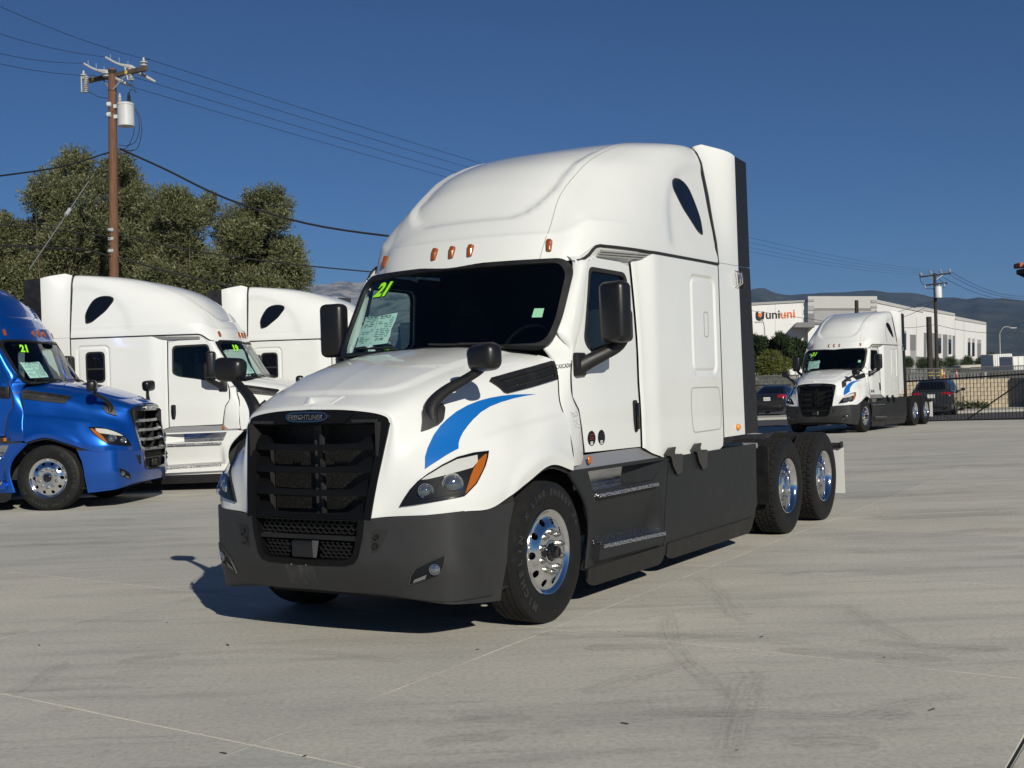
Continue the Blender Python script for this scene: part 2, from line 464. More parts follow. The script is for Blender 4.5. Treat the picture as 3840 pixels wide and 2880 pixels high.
HOOD = [
 [(0,.07,1.605),(.32,.08,1.595),(.57,.115,1.560),(.628,.135,1.500),(.612,.10,1.34),(.594,.065,1.20),(.575,.04,1.08),(.556,.02,.97),(.540,.005,.875)],
 [(0,.12,1.645),(.33,.13,1.635),(.595,.155,1.595),(.675,.17,1.505),(.690,.14,1.35),(.690,.105,1.21),(.685,.085,1.09),(.675,.07,.98),(.665,.06,.885)],
 [(0,.35,1.745),(.36,.36,1.735),(.660,.38,1.685),(.795,.40,1.560),(.850,.365,1.405),(.905,.27,1.25),(.930,.20,1.11),(.938,.16,.99),(.933,.145,.895)],
 [(0,.65,1.850),(.40,.66,1.840),(.725,.68,1.780),(.890,.70,1.645),(.975,.65,1.48),(1.045,.545,1.31),(1.090,.40,1.14),(1.100,.31,1.01),(1.098,.30,.905)],
 [(0,.95,1.930),(.43,.95,1.918),(.770,.97,1.850),(.945,.97,1.725),(1.010,.94,1.565),(1.090,.83,1.39),(1.160,.67,1.19),(1.185,.56,1.02),(1.182,.53,.912)],
 [(0,1.2,1.982),(.46,1.2,1.968),(.800,1.22,1.905),(.972,1.22,1.790),(1.030,1.20,1.63),(1.085,1.12,1.46),(1.175,1.00,1.28),(1.212,.93,1.145),(1.210,.90,1.040)],
 [(0,1.4,2.015),(.48,1.4,2.000),(.830,1.43,1.945),(1.000,1.45,1.852),(1.050,1.45,1.70),(1.092,1.40,1.54),(1.168,1.32,1.38),(1.214,1.27,1.24),(1.214,1.25,1.140)],
 [(0,1.5,2.030),(.50,1.53,2.015),(.860,1.60,1.965),(1.025,1.70,1.900),(1.062,1.69,1.76),(1.098,1.64,1.59),(1.165,1.63,1.40),(1.213,1.61,1.20),(1.214,1.58,1.075)]]
NOTCH = [(-.128, .212), (.166, .212), (.143, .112), (-.080, .112)]
def hood_mb():
    b = MB(); G = net([[Vector(p) for p in r] for r in HOOD], 96, 84)
    def up(p):
        w_ = pl([(.0, .30), (.27, .30), (.30, .42), (.36, .50), (.45, .555), (.70, .614), (1.05, .667), (1.3, .71), (1.7, .76)], p.y)
        d = min(w_ - p.x, (p.y - .265 - .06 * max(0, p.x - .15) ** 2 / .1) * .9)
        q = p + Vector((0, 0, .016 * sst(-.016, .016, d)))
        zc = pl([(.40, 1.29), (.47, 1.32), (.64, 1.38), (.85, 1.42), (1.25, 1.467), (1.7, 1.505)], p.y)
        if p.x > .8 and p.z < 1.62:
            q.x += .018 * sst(.022, -.022, p.z - zc) * (1 - sst(.02, .26, zc - p.z)) * sst(.50, .80, p.y)
            q.x += .016 * sst(.80, .70, math.hypot(p.y - 1.25, p.z - .50)) * sst(.62, .80, p.y)
        return q
    grid(b, [[up(p) for p in r] for r in G]); b.mirror()
    b.f = [f for f in b.f if not (lambda c: c.z > 1.55 and inside(c.x, c.y, NOTCH))(sum((b.v[i] for i in f), Vector()) / len(f))]; b.m = [0] * len(b.f); return b
ROOF_G = roof_grid()
def roof_mb():
    b = MB(); grid(b, ROOF_G, flip=True); return b
BU_END = bump_u(lambda p: p.y > .745)
def bump_end(z):  # y of the rear edge, cut by the wheel arch
    return pl([(.25, .60), (.45, .635), (.65, .665), (.80, .70), (.93, .75)], z)
def bump_ue(z):
    yy = bump_end(z); return bump_u(lambda p: p.y > yy)
def bumper_mb(hole=True):
    uc = bump_u(lambda p: p.x > .475); b = MB()
    end = [(bump_ue(z), z) for z in (.262, .40, .52, .64, .76, .86, .925)]
    top = [(bump_u(lambda p: p.x > 1.05), .905), (bump_u(lambda p: p.x > .85), .89), (bump_u(lambda p: p.x > .66), .88), (uc + .035, .875)]
    cut = [(uc, .86), (uc - .012, .76), (uc - .045, .625), (uc - .075, .59), (uc - .13, .575), (0, .568)]
    bot = [(0, .365), (.45, .36), (.75, .335), (1.1, .295), (1.4, .268)]
    bot = [q for q in bot if q[0] < end[0][0] - .05]
    sheet(b, end + top + cut + bot, bumper_pt, .035, th=.012)
    # turned-under lip
    b.mirror(); return b
def sleeper_mb():
    ys = [2.944, 2.965, 3.0, 3.04, 3.08, 3.12, 3.16, 3.2, 3.25, 3.32, 3.45, 3.6, 3.8] + [3.95 + .01 * i for i in range(14)] + [4.12, 4.2, 4.3, 4.4, 4.47] + [4.50 + .01 * i for i in range(15)] + [4.67, 4.70]
    zs = [0, .02, .05, .08, .11, .15, .25, .34] + [(1.73 - 1.04 + .01 * i) / 1.79 for i in range(14)] + [(v - 1.04) / 1.79 for v in (1.92, 2.1, 2.3, 2.45, 2.55)] + [(2.59 - 1.04 + .01 * i) / 1.79 for i in range(14)] + [.965, 1]
    b = MB(); G = []
    for y in ys:
        zb = pl([(2.944, 1.16), (3.10, 1.10), (3.32, 1.045), (4.62, 1.04), (4.70, 1.07)], y); G.append([Vector((cab_x(y, lerp(zb, 2.83, t) if t < .3 else 1.04 + 1.79 * t), y, lerp(zb, 2.83, t) if t < .3 else 1.04 + 1.79 * t)) for t in zs])
    grid(b, G); return b
def cab_side_mb(outline, holes=(), res=.05, th=.02, off=0):
    b = MB(); sheet(b, outline, lambda y, z: (cab_x(y, z), y, z), res, holes, th, off); return b
M['grilleframe'] = mat('grille_frame_plastic', (.0035, .0038, .0042), .5, 0, 0, .2)
M['grillebar'] = mat('grille_bar_plastic', (.0035, .0035, .004), .5, 0, 0, .2)
M['core'] = mat('radiator_core', (.020, .020, .020), .5, .6)
_wv = nd(M['core'], 'ShaderNodeTexWave', bands_direction='Z'); _wv.inputs['Scale'].default_value = 60
_tc = nd(M['core'], 'ShaderNodeTexCoord'); lk(M['core'], _tc.outputs['Object'], _wv.inputs['Vector'])
_n = noise(M['core'], 160, 2, .7)  # mask for pale specks painted into the colour as glints on the core
lk(M['core'], mixc(M['core'], ramp(M['core'], _n, [(.62, (0, 0, 0)), (.72, (1, 1, 1))]), ramp(M['core'], _wv.outputs['Fac'], [(.3, (.008, .008, .008)), (.8, (.028, .028, .026))]), (.25, .24, .23)), bsdf(M['core']).inputs['Base Color'])
M['skirt'] = grain(mat('skirt_plastic', (.019, .0205, .0215), .5, 0, 0, .2), (.019, .0205, .0215), 3, .12, (.38, .55))
M['bumper'] = grain(mat('bumper_plastic', (.027, .0275, .029), .5, 0, 0, .3), (.027, .0275, .029), 4, .12, (.42, .56))
M['paint'] = M['white']
M['badgerim'] = mat('badge_rim', (.30, .31, .33), .22, 1.0)
M['badgeblue'] = mat('badge_dark', (.004, .006, .02), .2, 0, .5)
M['seam_light'] = mat('seam_shade', (.34, .34, .33), .6)
M['sillgrey'] = mat('sill_metal', (.42, .42, .42), .35, .6)
M['docink'] = mat('faint_print', (.30, .30, .29), .7)

M['lampgl'] = mat('lamp_glass', (.30, .33, .36), .05, .85)
M['blacksheen'] = grain(mat('mirror_housing', (.008, .008, .0085), .38), (.008, .008, .0085), 5, .2, (.30, .40), .1)
M['galvd'] = mat('dull_reflector', (.22, .22, .22), .35, .5)
M['alloy2'] = grain(mat('brushed_aluminium', (.60, .60, .60), .22, 1.0), (.60, .60, .60), 3, .3, (.12, .34), 0, 0, 'Object', (1, 1, 8))
M['amberlit'] = mat('amber_beacon', (.75, .25, .01), .15, 0, .8)
def tyre_mb(drive):
    b = MB(); R0 = .512 if not drive else .520; hw = .137 if not drive else .135
    side = [(.300, .118), (.318, .128), (.345, .137), (.385, .143), (.42, .144), (.455, .141), (.478, .136), (.494, .130), (R0 - .006, hw - .012)]
    b.lathe(side, 72); b.lathe([(r, -h) for r, h in side][::-1], 72)
    if not drive:
        prof = [(R0 - .006, hw - .012)]
        for g in (.078, .030, -.030, -.078):
            prof += [(R0, g + .0045), (R0 - .012, g + .003), (R0 - .012, g - .003), (R0, g - .0045)]
        prof += [(R0 - .006, -hw + .012)]
        t = MB(); t.lathe(prof[::-1], 72); b.add(t.v, [f[::-1] for f in t.f], 1)
    else:
        n = 252; xs = [-.123, -.120, -.118, -.100, -.082, -.079, -.074, -.071, -.050, -.027, -.024, -.019, -.016, .016, .019, .024, .027, .050, .071, .074, .079, .082, .100, .118, .120, .123]
        v = []; f = []
        for k in range(n):
            q = 2 * PI * k / n
            for i, x in enumerate(xs):
                r = R0; row = 0
                ax = abs(x)
                if .0715 < ax < .0815 or .0165 < ax < .0265: r = R0 - .012
                ph = k % 6
                if ax > .0815 and ph in (0,): r = R0 - .014
                if .0265 < ax < .0715 and ph == (3 if x > 0 else 2): r = R0 - .010
                if ax < .0165 and ph == 5: r = R0 - .010
                if ax > .119: r = min(r, R0 - .006)
                xz = x + (.004 if (k // 3) % 2 else -.004) * (1 if ax < .1 else 0)
                v.append((r * math.cos(q), r * math.sin(q), xz))
        m_ = len(xs)
        for k in range(n):
            for i in range(m_ - 1):
                a = k * m_ + i; c = ((k + 1) % n) * m_ + i; f.append((a, c, c + 1, a + 1))
        b.add(v, f, 1)
    return b
ZX = Matrix(((0, 0, 1, 0), (0, 1, 0, 0), (-1, 0, 0, 0), (0, 0, 0, 1)))      # local Z -> +X
def front_rim_mb():
    b = MB(); RF = [(.31, .128), (.305, .134), (.296, .132), (.285, .118), (.272, .112)]
    b.lathe(RF, 60)
    def disc(x, y):
        r = math.hypot(x, y); h = pl([(.09, .148), (.14, .150), (.175, .150), (.185, .146), (.215, .128), (.245, .112), (.272, .112)], r); return (x, y, h)
    circ = lambda cx, cy, r, n: [(cx + r * math.cos(2 * PI * k / n), cy + r * math.sin(2 * PI * k / n)) for k in range(n)]
    holes = [circ(0, 0, .088, 40)] + [circ(.228 * math.cos(2 * PI * (k + .5) / 10), .228 * math.sin(2 * PI * (k + .5) / 10), .027, 16) for k in range(10)]
    sheet(b, circ(0, 0, .272, 90), disc, .016, holes, th=.022)
    b.lathe([(.088, .148), (.088, .06)][::-1], 40)
    b.lathe([(.29, -.10), (.27, .04), (.262, .09)], 40)
    return b
def nut_mb(R, h0, h1, n=10):
    b = MB()
    for k in range(n):
        q = 2 * PI * k / n; T = Matrix.Translation((R * math.cos(q), R * math.sin(q), 0))
        b.lathe([(.0, h1 + .014), (.011, h1 + .012), (.013, h1), (.013, h1 - .004), (.019, h1 - .006), (.020, h0 + .012), (.024, h0 + .008), (.024, h0)][::-1], 8, 0, T)
    return b
def hub_mb():
    b = MB(); b.lathe([(.086, .10), (.084, .150), (.070, .152), (.066, .142), (.060, .142)][::-1], 30, 0)
    b.lathe([(.064, .10), (.062, .165), (.048, .172), (.045, .205), (.040, .212), (.028, .213), (.026, .206), (0, .206)][::-1], 24, 1)
    return b
def rear_rim_mb():
    b = MB()
    b.lathe([(.302, .128), (.297, .134), (.290, .132), (.281, .118), (.270, .10), (.262, .05), (.255, .0), (.250, -.06), (.243, -.075), (.20, -.07), (.16, -.05), (.12, -.045), (.09, -.045)][::-1], 60)
    return b
def rear_hub_mb():
    b = MB(); b.lathe([(.11, -.06), (.105, .02), (.095, .055), (.085, .062), (.0, .062)][::-1], 30)
    return b

def wheel_meshes():
    W = {}
    t = tyre_mb(False); tm = MB(); tm.v, tm.f, tm.m = t.v, t.f, t.m
    # raised sidewall lettering: short arcs of letters round the tyre
    def arc(txt, ang0, step, rad, size, up):
        for k, c in enumerate(txt):
            a = ang0 + step * k
            d = Vector((math.cos(a), math.sin(a), 0)); tn = Vector((-math.sin(a), math.cos(a), 0))
            xx, yy = (-tn, d) if up else (tn, -d)
            text_mesh(tm, c, size, frame(d * rad + Vector((0, 0, .1435)), xx, yy), .002, 0, 2, 'CENTER', .003)
    # wheel plane as seen from outside: local X = up is turned below, so angles run from the top
    arc('MICHELIN', R_(197 - 232), R_(-10.5), .430, .080, True)
    arc('X LINE ENERGY Z+', R_(68 - 200), R_(-7.6), .430, .062, True)
    W['ft'] = tm; W['fr'] = front_rim_mb(); W['fn'] = nut_mb(.145, .148, .174); W['fh'] = hub_mb()
    W['dt'] = tyre_mb(True); W['dr'] = rear_rim_mb(); W['dn'] = nut_mb(.145, -.05, -.015); W['dh'] = rear_hub_mb()
    return W
_mesh_cache = {}
def place_mesh(name, key, mb, mats, parent, ang=38):
    if key not in _mesh_cache:
        o = mb.build(name, mats, parent, True, ang); _mesh_cache[key] = o.data; return o
    o = bpy.data.objects.new(name, _mesh_cache[key]); COL.objects.link(o); o.parent = parent; return o
W_ = wheel_meshes()
WHEEL_ROT = (0, PI / 2, 0)          # local Z of the wheel meshes points outward along +X
def add_wheel(root, x, y, kind, side):
    e = empty('wheel', (x * side, y, .512 if kind == 'f' else .520)); e.parent = root
    e.rotation_euler = (0, PI / 2, 0) if side > 0 else (0, -PI / 2, 0)
    if kind == 'f':
        place_mesh('tyre', 'ft', W_['ft'], [M['rubber'], M['tread'], M['letter']], e)
        place_mesh('rim', 'fr', W_['fr'], [M['alloy']], e, 50); place_mesh('lug_nuts', 'fn', W_['fn'], [M['steel']], e); place_mesh('hub_cap', 'fh', W_['fh'], [M['alloy'], M['blackgloss']], e)
    else:
        place_mesh('tyre', 'dt', W_['dt'], [M['rubber'], M['tread']], e, 30)
        if kind == 'd':
            place_mesh('rim', 'dr', W_['dr'], [M['alloy']], e, 50); place_mesh('lug_nuts', 'dn', W_['dn'], [M['steel']], e); place_mesh('hub_cap', 'dh', W_['dh'], [M['alloy']], e)
    return e

DOOR = [(1.86, 1.97), (1.83, 1.80), (1.83, 1.62), (1.90, 1.52), (1.93, 1.38), (1.96, 1.185), (2.932, 1.17), (2.925, 2.70), (2.72, 2.728), (2.28, 2.735), (2.19, 2.68), (2.03, 2.25), (1.93, 2.07)]
WINDOW = rnd([(2.195, 2.635), (2.845, 2.625), (2.845, 2.13), (2.74, 2.075), (2.36, 2.015), (2.12, 1.965), (2.02, 2.05)], [.06, .09, .05, .08, .1, .08, .09], 5)
def glyph_rows(mb, o, x, y, wdt, hgt, rows, mi=0, seed=1):
    """a printed sheet: rows of short dashes standing for lines too small to read in the photo"""
    r = random.Random(seed)
    for k in range(rows):
        yy = hgt * (1 - (k + .5) / rows); xx = .03 * wdt
        while xx < wdt * .95:
            L = r.uniform(.04, .22) * wdt; L = min(L, wdt * .97 - xx)
            if r.random() < .72:
                p = o + x * xx + y * yy; q = o + x * (xx + L) + y * yy; t = y * (hgt / rows * .22)
                mb.add([p - t, q - t, q + t, p + t], [(0, 1, 2, 3)], mi)
            xx += L + .03 * wdt

def header_line():
    rimx = sorted([(p.y, p.x, p.z) for p in ROOF_G[0] if p.x > .90]); out = []
    for k in range(34):
        y = lerp(2.075, 2.95, k / 33); xr = pl([(q[0], q[1]) for q in rimx], y); zl = pl([(2.075, 2.655), (2.20, 2.695), (2.30, 2.735), (2.72, 2.730), (2.95, 2.705)], y)
        xl = cab_x(min(y, 2.93), zl) - .004 - .05 * sst(2.22, 2.08, y); out.append(Vector((max(xr, xl + .028 * sst(2.1, 2.5, y)), y, 0)))
    return out
HEADX = header_line()
def build_truck(root):
    P = root
    part = lambda b, n, mt, par=P, ang=38: b.build(n, mt, par, True, ang)
    hood_b = hood_mb(); roof_b = roof_mb(); bump_b = bumper_mb()
    hood_t = bvh_of(hood_b); roof_t = bvh_of(roof_b); bump_t = bvh_of(bump_b)
    # ---------------------------------------------------------------- hood
    hood = part(hood_b, 'hood', M['paint'], ang=60)
    b = MB(); G = net([[Vector(p) * .985 + Vector((0, .03, -.012)) for p in r] for r in HOOD], 30, 26); grid(b, G, flip=True); b.mirror(); part(b, 'hood_liner', M['gap'], hood)
    b = MB()                                                     # recessed hood handle
    full = bvh_of(MB().add(*(lambda m_: (m_.v, m_.f))(grid(MB(), net([[Vector(p) for p in r] for r in HOOD], 40, 40)).mirror())))
    hz = lambda x, y: full.ray_cast(Vector((x, y, 3)), Vector((0, 0, -1)))[0]
    V = [hz(x, y) + Vector((0, 0, .007)) for x, y in NOTCH]; cN = sum(V, Vector()) / 4
    I = [cN.lerp(p, .84) - Vector((0, 0, .004)) for p in V]; Fl = [cN.lerp(p, .70) - Vector((0, 0, .034)) for p in V]; O = [cN.lerp(p, 1.22) for p in V]; O = [hz(p.x, p.y) + Vector((0, 0, -.001)) for p in O]
    b.add(O + V + I + Fl, [(k, (k + 1) % 4, 4 + (k + 1) % 4, 4 + k) for k in range(4)] + [(4 + k, 4 + (k + 1) % 4, 8 + (k + 1) % 4, 8 + k) for k in range(4)] + [(8 + k, 8 + (k + 1) % 4, 12 + (k + 1) % 4, 12 + k) for k in range(4)] + [(12, 13, 14, 15)])
    part(b, 'hood_handle', M['paint'], hood, 25)
    for s in (1, -1):
        mx = lambda L: [(s * p[0], p[1], p[2]) for p in L]
        inw = (-s, 0, 0); lampd = (-s * .72, .69, 0)
        # vents on the hood flank
        out = [(.97, .955, 1.757), (.97, .985, 1.775), (1.0, 1.34, 1.838), (1.03, 1.66, 1.893), (1.04, 1.685, 1.885), (1.06, 1.685, 1.760), (1.02, 1.33, 1.705), (.99, 1.05, 1.667), (.985, 1.02, 1.674)]
        b = MB(); inner = [(.97, 1.05, 1.755), (1.0, 1.35, 1.806), (1.03, 1.645, 1.86), (1.06, 1.645, 1.785), (1.02, 1.33, 1.735), (.99, 1.07, 1.70)]
        drape(b, mx(out), inw, hood_t, .016, .04, [mx(inner)], .02)
        v = part(b, 'hood_vent', M['black'], hood)
        b = MB(); drape(b, mx(inner), inw, hood_t, .002, .06); part(b, 'vent_recess', M['gap'], hood)
        b = MB()
        for q in (.30, .62):
            a = [Vector(inner[0]).lerp(Vector(inner[5]), q), Vector(inner[2]).lerp(Vector(inner[3]), q)]
            ribbon(b, mx([a[0], a[0].lerp(a[1], .5), a[1]]), inw, hood_t, .022, .010)
        for k in range(15):
            t = .05 + k / 16
            a = Vector(inner[0]).lerp(Vector(inner[2]), t); c = Vector(inner[5]).lerp(Vector(inner[3]), t)
            ribbon(b, mx([a, c.lerp(a, .5), c]), inw, hood_t, .007, .007)
        part(b, 'vent_louvers', M['black'], hood)
        # headlamp
        lo = mx([(.729, .084, .949), (.760, .10, 1.006), (.794, .119, 1.059), (.835, .15, 1.110), (.886, .194, 1.156), (.938, .28, 1.208), (.994, .383, 1.252), (1.045, .50, 1.273), (1.096, .614, 1.279), (1.112, .575, 1.235), (1.122, .526, 1.183), (1.126, .465, 1.13), (1.126, .406, 1.077), (1.097, .304, 1.006), (1.02, .225, .991), (.936, .156, .976), (.83, .115, .960)])
        b = MB(); drape(b, lo, lampd, hood_t, .006, .035, th=.012); hl = part(b, 'headlight', M['lampdark'])
        cen = sum((Vector(p) for p in lo), Vector()) / len(lo)
        inner = [cen.lerp(Vector(p), .955) for p in lo]
        b = MB(); drape(b, lo, lampd, hood_t, .016, .03, [inner], .01); part(b, 'bezel', M['blackgloss'], hl)
        b = MB(); drape(b, mx([(.853, .161, 1.120), (.886, .194, 1.148), (.938, .28, 1.198), (.998, .375, 1.239), (1.065, .52, 1.259), (1.078, .50, 1.215), (1.076, .44, 1.180), (.98, .30, 1.148), (.893, .181, 1.122)]), lampd, hood_t, .0095, .03, th=.004); part(b, 'daytime_light', M['lampwhite'], hl)
        b = MB(); drape(b, mx([(1.092, .312, 1.016), (1.092, .391, 1.129), (1.085, .44, 1.175), (1.086, .50, 1.225), (1.090, .572, 1.258), (1.097, .60, 1.264), (1.119, .515, 1.178), (1.121, .46, 1.13), (1.119, .402, 1.080)]), lampd, hood_t, .0105, .03, th=.006); part(b, 'turn_signal', M['amber'], hl)
        for (px_, py_, pz_, rad) in ((.895, .150, 1.050, .043), (1.030, .268, 1.084, .060)):
            b = MB(); o = Vector((s * px_, py_, pz_)); nn = Vector((s * .62, -.78, .06)).normalized(); Fm = frame(o + nn * .004, Vector((.78, s * .62, 0)), (0, 0, 1))
            b.lathe([(rad * 1.25, .0), (rad * 1.2, .012), (rad * 1.02, .008), (rad * .95, .002)][::-1], 24, 0, Fm)
            b.lathe([(rad * .95, .003), (rad * .75, .018), (rad * .4, .027), (0, .030)], 20, 1, Fm)
            part(b, 'projector', [M['chrome'], M['lampgl']], hl)
        b = MB(); a = lambda t, z0: (s * lerp(.80, 1.09, t), lerp(.12, .32, t), lerp(z0 - .002, z0 + .018, t))
        ribbon(b, [a(0, 1.0), a(.5, 1.005), a(1, 1.012)], lampd, hood_t, .012, .011); 
        drape(b, mx([(.955, .18, 1.0), (.965, .20, 1.10), (.985, .23, 1.105), (.975, .20, 1.0)]), lampd, hood_t, .012, .03, th=.006)
        part(b, 'lamp_divider', M['lampdark'], hl)
        b = MB(); drape(b, [cen.lerp(Vector(p), .97) for p in lo], lampd, hood_t, .036, .04, bulge=lambda q: 0); part(b, 'lens', M['lens'], hl)
        # hood mirror
        b = MB(); bo = mx([(.779, .281, 1.438), (.765, .31, 1.50), (.751, .333, 1.565), (.745, .391, 1.624), (.756, .478, 1.660), (.80, .484, 1.62), (.833, .484, 1.573), (.845, .44, 1.50), (.835, .40, 1.475), (.80, .34, 1.45)])
        drape(b, bo, (-s * .85, .5, -.15), hood_t, .030, .03, th=.035); hm = part(b, 'hood_mirror', M['black'])
        b = MB(); arm = spline(mx([(.795, .385, 1.475), (.790, .375, 1.555), (.815, .385, 1.625), (.90, .42, 1.705), (1.03, .475, 1.780), (1.135, .512, 1.850), (1.175, .525, 1.93)]), 22)
        b.tube(arm, [lerp(.062, .034, sst(0, .75, i / 21)) for i in range(22)], 12, sx=.75); part(b, 'arm', M['black'], hm)
        b = MB(); b.bbox((0, 0, 0), (.255, .15, .185), .058, 4)
        for i, q in enumerate(b.v): q.x *= 1 - .10 * (q.z < 0) * abs(q.z) / .09
        rt = Matrix.Rotation(R_(-14 * s), 3, 'Z') @ Matrix.Rotation(R_(-4 * s), 3, 'Y'); b.v = [rt @ q + Vector((s * 1.163, .503, 1.918)) for q in b.v]; part(b, 'mirror_head', M['blacksheen'], hm)
    # ---------------------------------------------------------------- grille
    gy = lambda x, z: .005 + (z - .875) * .205 - .075 * (1 - (x / .62) ** 2) * ((z - .875) / .73)
    gmap = lambda x, z: (x, gy(x, z), z)
    go = [(-.545, .862), (.545, .862), (.635, 1.500), (.578, 1.558), (.33, 1.593), (0, 1.604), (-.33, 1.593), (-.578, 1.558), (-.635, 1.500)]
    gi = [(-.492, .875), (.492, .875), (.575, 1.470), (.545, 1.497), (.36, 1.500), (-.36, 1.500), (-.545, 1.497), (-.575, 1.470)]
    b = MB(); sheet(b, go, gmap, .06, [gi], th=.07, off=.012); gr = part(b, 'grille', M['grilleframe'])
    b = MB(); sheet(b, rnd([(-.30, 1.505), (.30, 1.505), (.37, 1.572), (.20, 1.588), (-.20, 1.588), (-.37, 1.572)], .01), gmap, .08, th=.02, off=.026); part(b, 'grille_header', M['grilleframe'], gr)
    for i, z in enumerate((1.350, 1.197, 1.042, .885)):
        hw = lerp(.495, .575, (z - .875) / .6); b = MB()
        pol = [(-hw, z - .024), (-hw * .3, z - .030), (hw * .3, z - .030), (hw, z - .024), (hw, z + .082), (hw - .085, z + .078), (hw - .165, z + .022), (hw * .3, z + .014), (-hw * .3, z + .014), (-hw + .165, z + .022), (-hw + .085, z + .078), (-hw, z + .082)]
        sheet(b, pol, lambda x, y, z=z: (x, gy(x, z) + .015 + max(0, y - z - .012) * .75, y), .03, th=.055)
        part(b, 'grille_bar', M['grillebar'], gr)
    b = MB(); b.box((.02, .16, 1.18), (.022, .03, .62)); b.box((-.05, .20, 1.18), (.05, .02, .62)); part(b, 'grille_post', M['chassis'], gr)
    b = MB(); b.box((0, .30, 1.15), (1.06, .04, .74)); part(b, 'radiator', M['core'], gr)
    b = MB(); [b.box((q * .565, .20, 1.17), (.02, .26, .68)) for q in (1, -1)]; b.box((0, .2, 1.52), (1.1, .24, .02)); b.box((0, .2, .84), (1.1, .24, .02)); part(b, 'grille_surround', M['gap'], gr)
    b = MB(); b.box((0, .24, .72), (.94, .03, .36)); part(b, 'air_duct', M['gap'], gr)
    # badge
    b = MB(); el = lambda a, c, n=40: [(-.01 + a * math.copysign(abs(math.cos(2 * PI * k / n)) ** .55, math.cos(2 * PI * k / n)), 1.551 + c * math.copysign(abs(math.sin(2 * PI * k / n)) ** .8, math.sin(2 * PI * k / n))) for k in range(n)]
    sheet(b, el(.185, .036), gmap, .03, [el(.172, .027)], .02, off=.044); bd = part(b, 'badge', M['badgerim'], gr)
    b = MB(); sheet(b, el(.176, .030), gmap, .03, th=.02, off=.038); part(b, 'badge_plate', M['badgeblue'], gr)
    b = MB(); text_mesh(b, 'FREIGHTLINER', .047, frame((-.012, gy(0, 1.55) - .048, 1.5515), (1, 0, 0), (0, -.05, 1)), .004, .22, 0, 'CENTER', .0008); part(b, 'badge_lettering', M['badgerim'], gr, 20)
    # ---------------------------------------------------------------- bumper
    bp = part(bump_b, 'bumper', M['bumper'], ang=45)
    b = MB(); ubm = [bumper_pt(u, .372) for u in [bump_u(lambda p: p.x > .01) + i * .1 for i in range(15)]]
    for s in (1, -1):
        q = MB(); L = [Vector((s * p.x, p.y, p.z - .06 * sst(.3, 1.1, abs(p.x)))) for p in ubm]; L2 = [p + Vector((0, .32, .03)) for p in L]
        grid(q, [L, L2]); b.add(q.v, q.f)
    b.box((0, .60, .33), (1.3, .5, .10)); part(b, 'bumper_underside', M['gap'], bp)
    uc = .475
    cy = lambda x, z: bumper_pt(bump_u(lambda p: p.x > abs(x)), z).y
    co = [(-.50, .862), (.50, .862), (.482, .74), (.445, .615), (.41, .572), (.34, .552), (0, .545), (-.34, .552), (-.41, .572), (-.445, .615), (-.482, .74)]
    ci = [(-.455, .855), (.455, .855), (.44, .75), (.405, .63), (.375, .602), (.32, .590), (0, .583), (-.32, .590), (-.375, .602), (-.405, .63), (-.44, .75)]
    b = MB(); sheet(b, co, lambda x, z: (x, cy(x, z) - .008, z), .07, [ci], .06); lg = part(b, 'lower_grille', M['grilleframe'])
    b = MB()
    def hexes(x0, x1, z0, z1, w_, h_):
        nz = max(1, int((z1 - z0) / h_ + .5)); h_ = (z1 - z0) / nz; nx = int((x1 - x0) / w_)
        for r in range(nz + 1):
            for c in range(nx):
                o = (w_ / 2 if r % 2 else 0); xa = x0 + c * w_ + o; z = z0 + r * h_
                xm = xa + w_ * .30; xb = xa + w_ * .70
                up = .3 * h_
                if xa + w_ * .5 > x1: continue
                for (p, q) in (((xa + w_ * .22, z), (xa + w_ * .78, z)), ((xa + w_ * .22, z), (xa, z + h_ * .5)), ((xa + w_ * .78, z), (xa + w_, z + h_ * .5)), ((xa, z + h_ * .5), (xa + w_ * .1, z + h_ * .75))):
                    if p[1] > z1 + .001 or q[1] > z1 + .001 or max(p[0], q[0]) > x1: continue
                    ya, yb = cy(p[0], z) + .035, cy(q[0], z) + .035; t = .0035
                    v = []
                    for (X, Y, Z_) in ((p[0], ya, p[1]), (q[0], yb, q[1])):
                        v += [(X, Y, Z_ - t), (X, Y, Z_ + t), (X, Y + .02, Z_ + t), (X, Y + .02, Z_ - t)]
                    b.add(v, [(0, 1, 5, 4), (1, 2, 6, 5), (2, 3, 7, 6), (3, 0, 4, 7)])
    for q_ in ((-.44, .44, .765, .85, .052, .028), (-.40, -.14, .60, .70, .044, .025), (.10, .38, .60, .70, .044, .025)):
        b = MB(); hexes(*q_); part(b, 'honeycomb_mesh', M['black'], lg, 20)
    b = MB(); b.box((0, cy(0, .73) + .05, .735), (.86, .05, .03)); b.bbox((-.025, cy(0, .65) + .02, .652), (.20, .04, .115), .01); part(b, 'radar_cover', M['black'], lg)
    b = MB(); b.add([(.075, -.04, .60), (.10, -.035, .60), (.10, -.005, .71), (.062, -.03, .715)], [(0, 1, 2, 3)]); part(b, 'radar_bracket', M['dkgrey'], lg)
    b = MB(); drape(b, [(-.19, 0, .405), (.065, 0, .405), (.065, 0, .560), (-.19, 0, .560)], (0, 1, 0), bump_t, .003, .05); part(b, 'plate_mark', M['grime'], bp)
    b = MB()
    for x in (-.13, .0):
        b.lathe([(.008, .0), (.006, .004), (0, .005)], 10, 0, frame((x, cy(x, .55) - .004, .545), (1, 0, 0), (0, 0, 1)))
    part(b, 'plate_screws', M['steel'], bp)
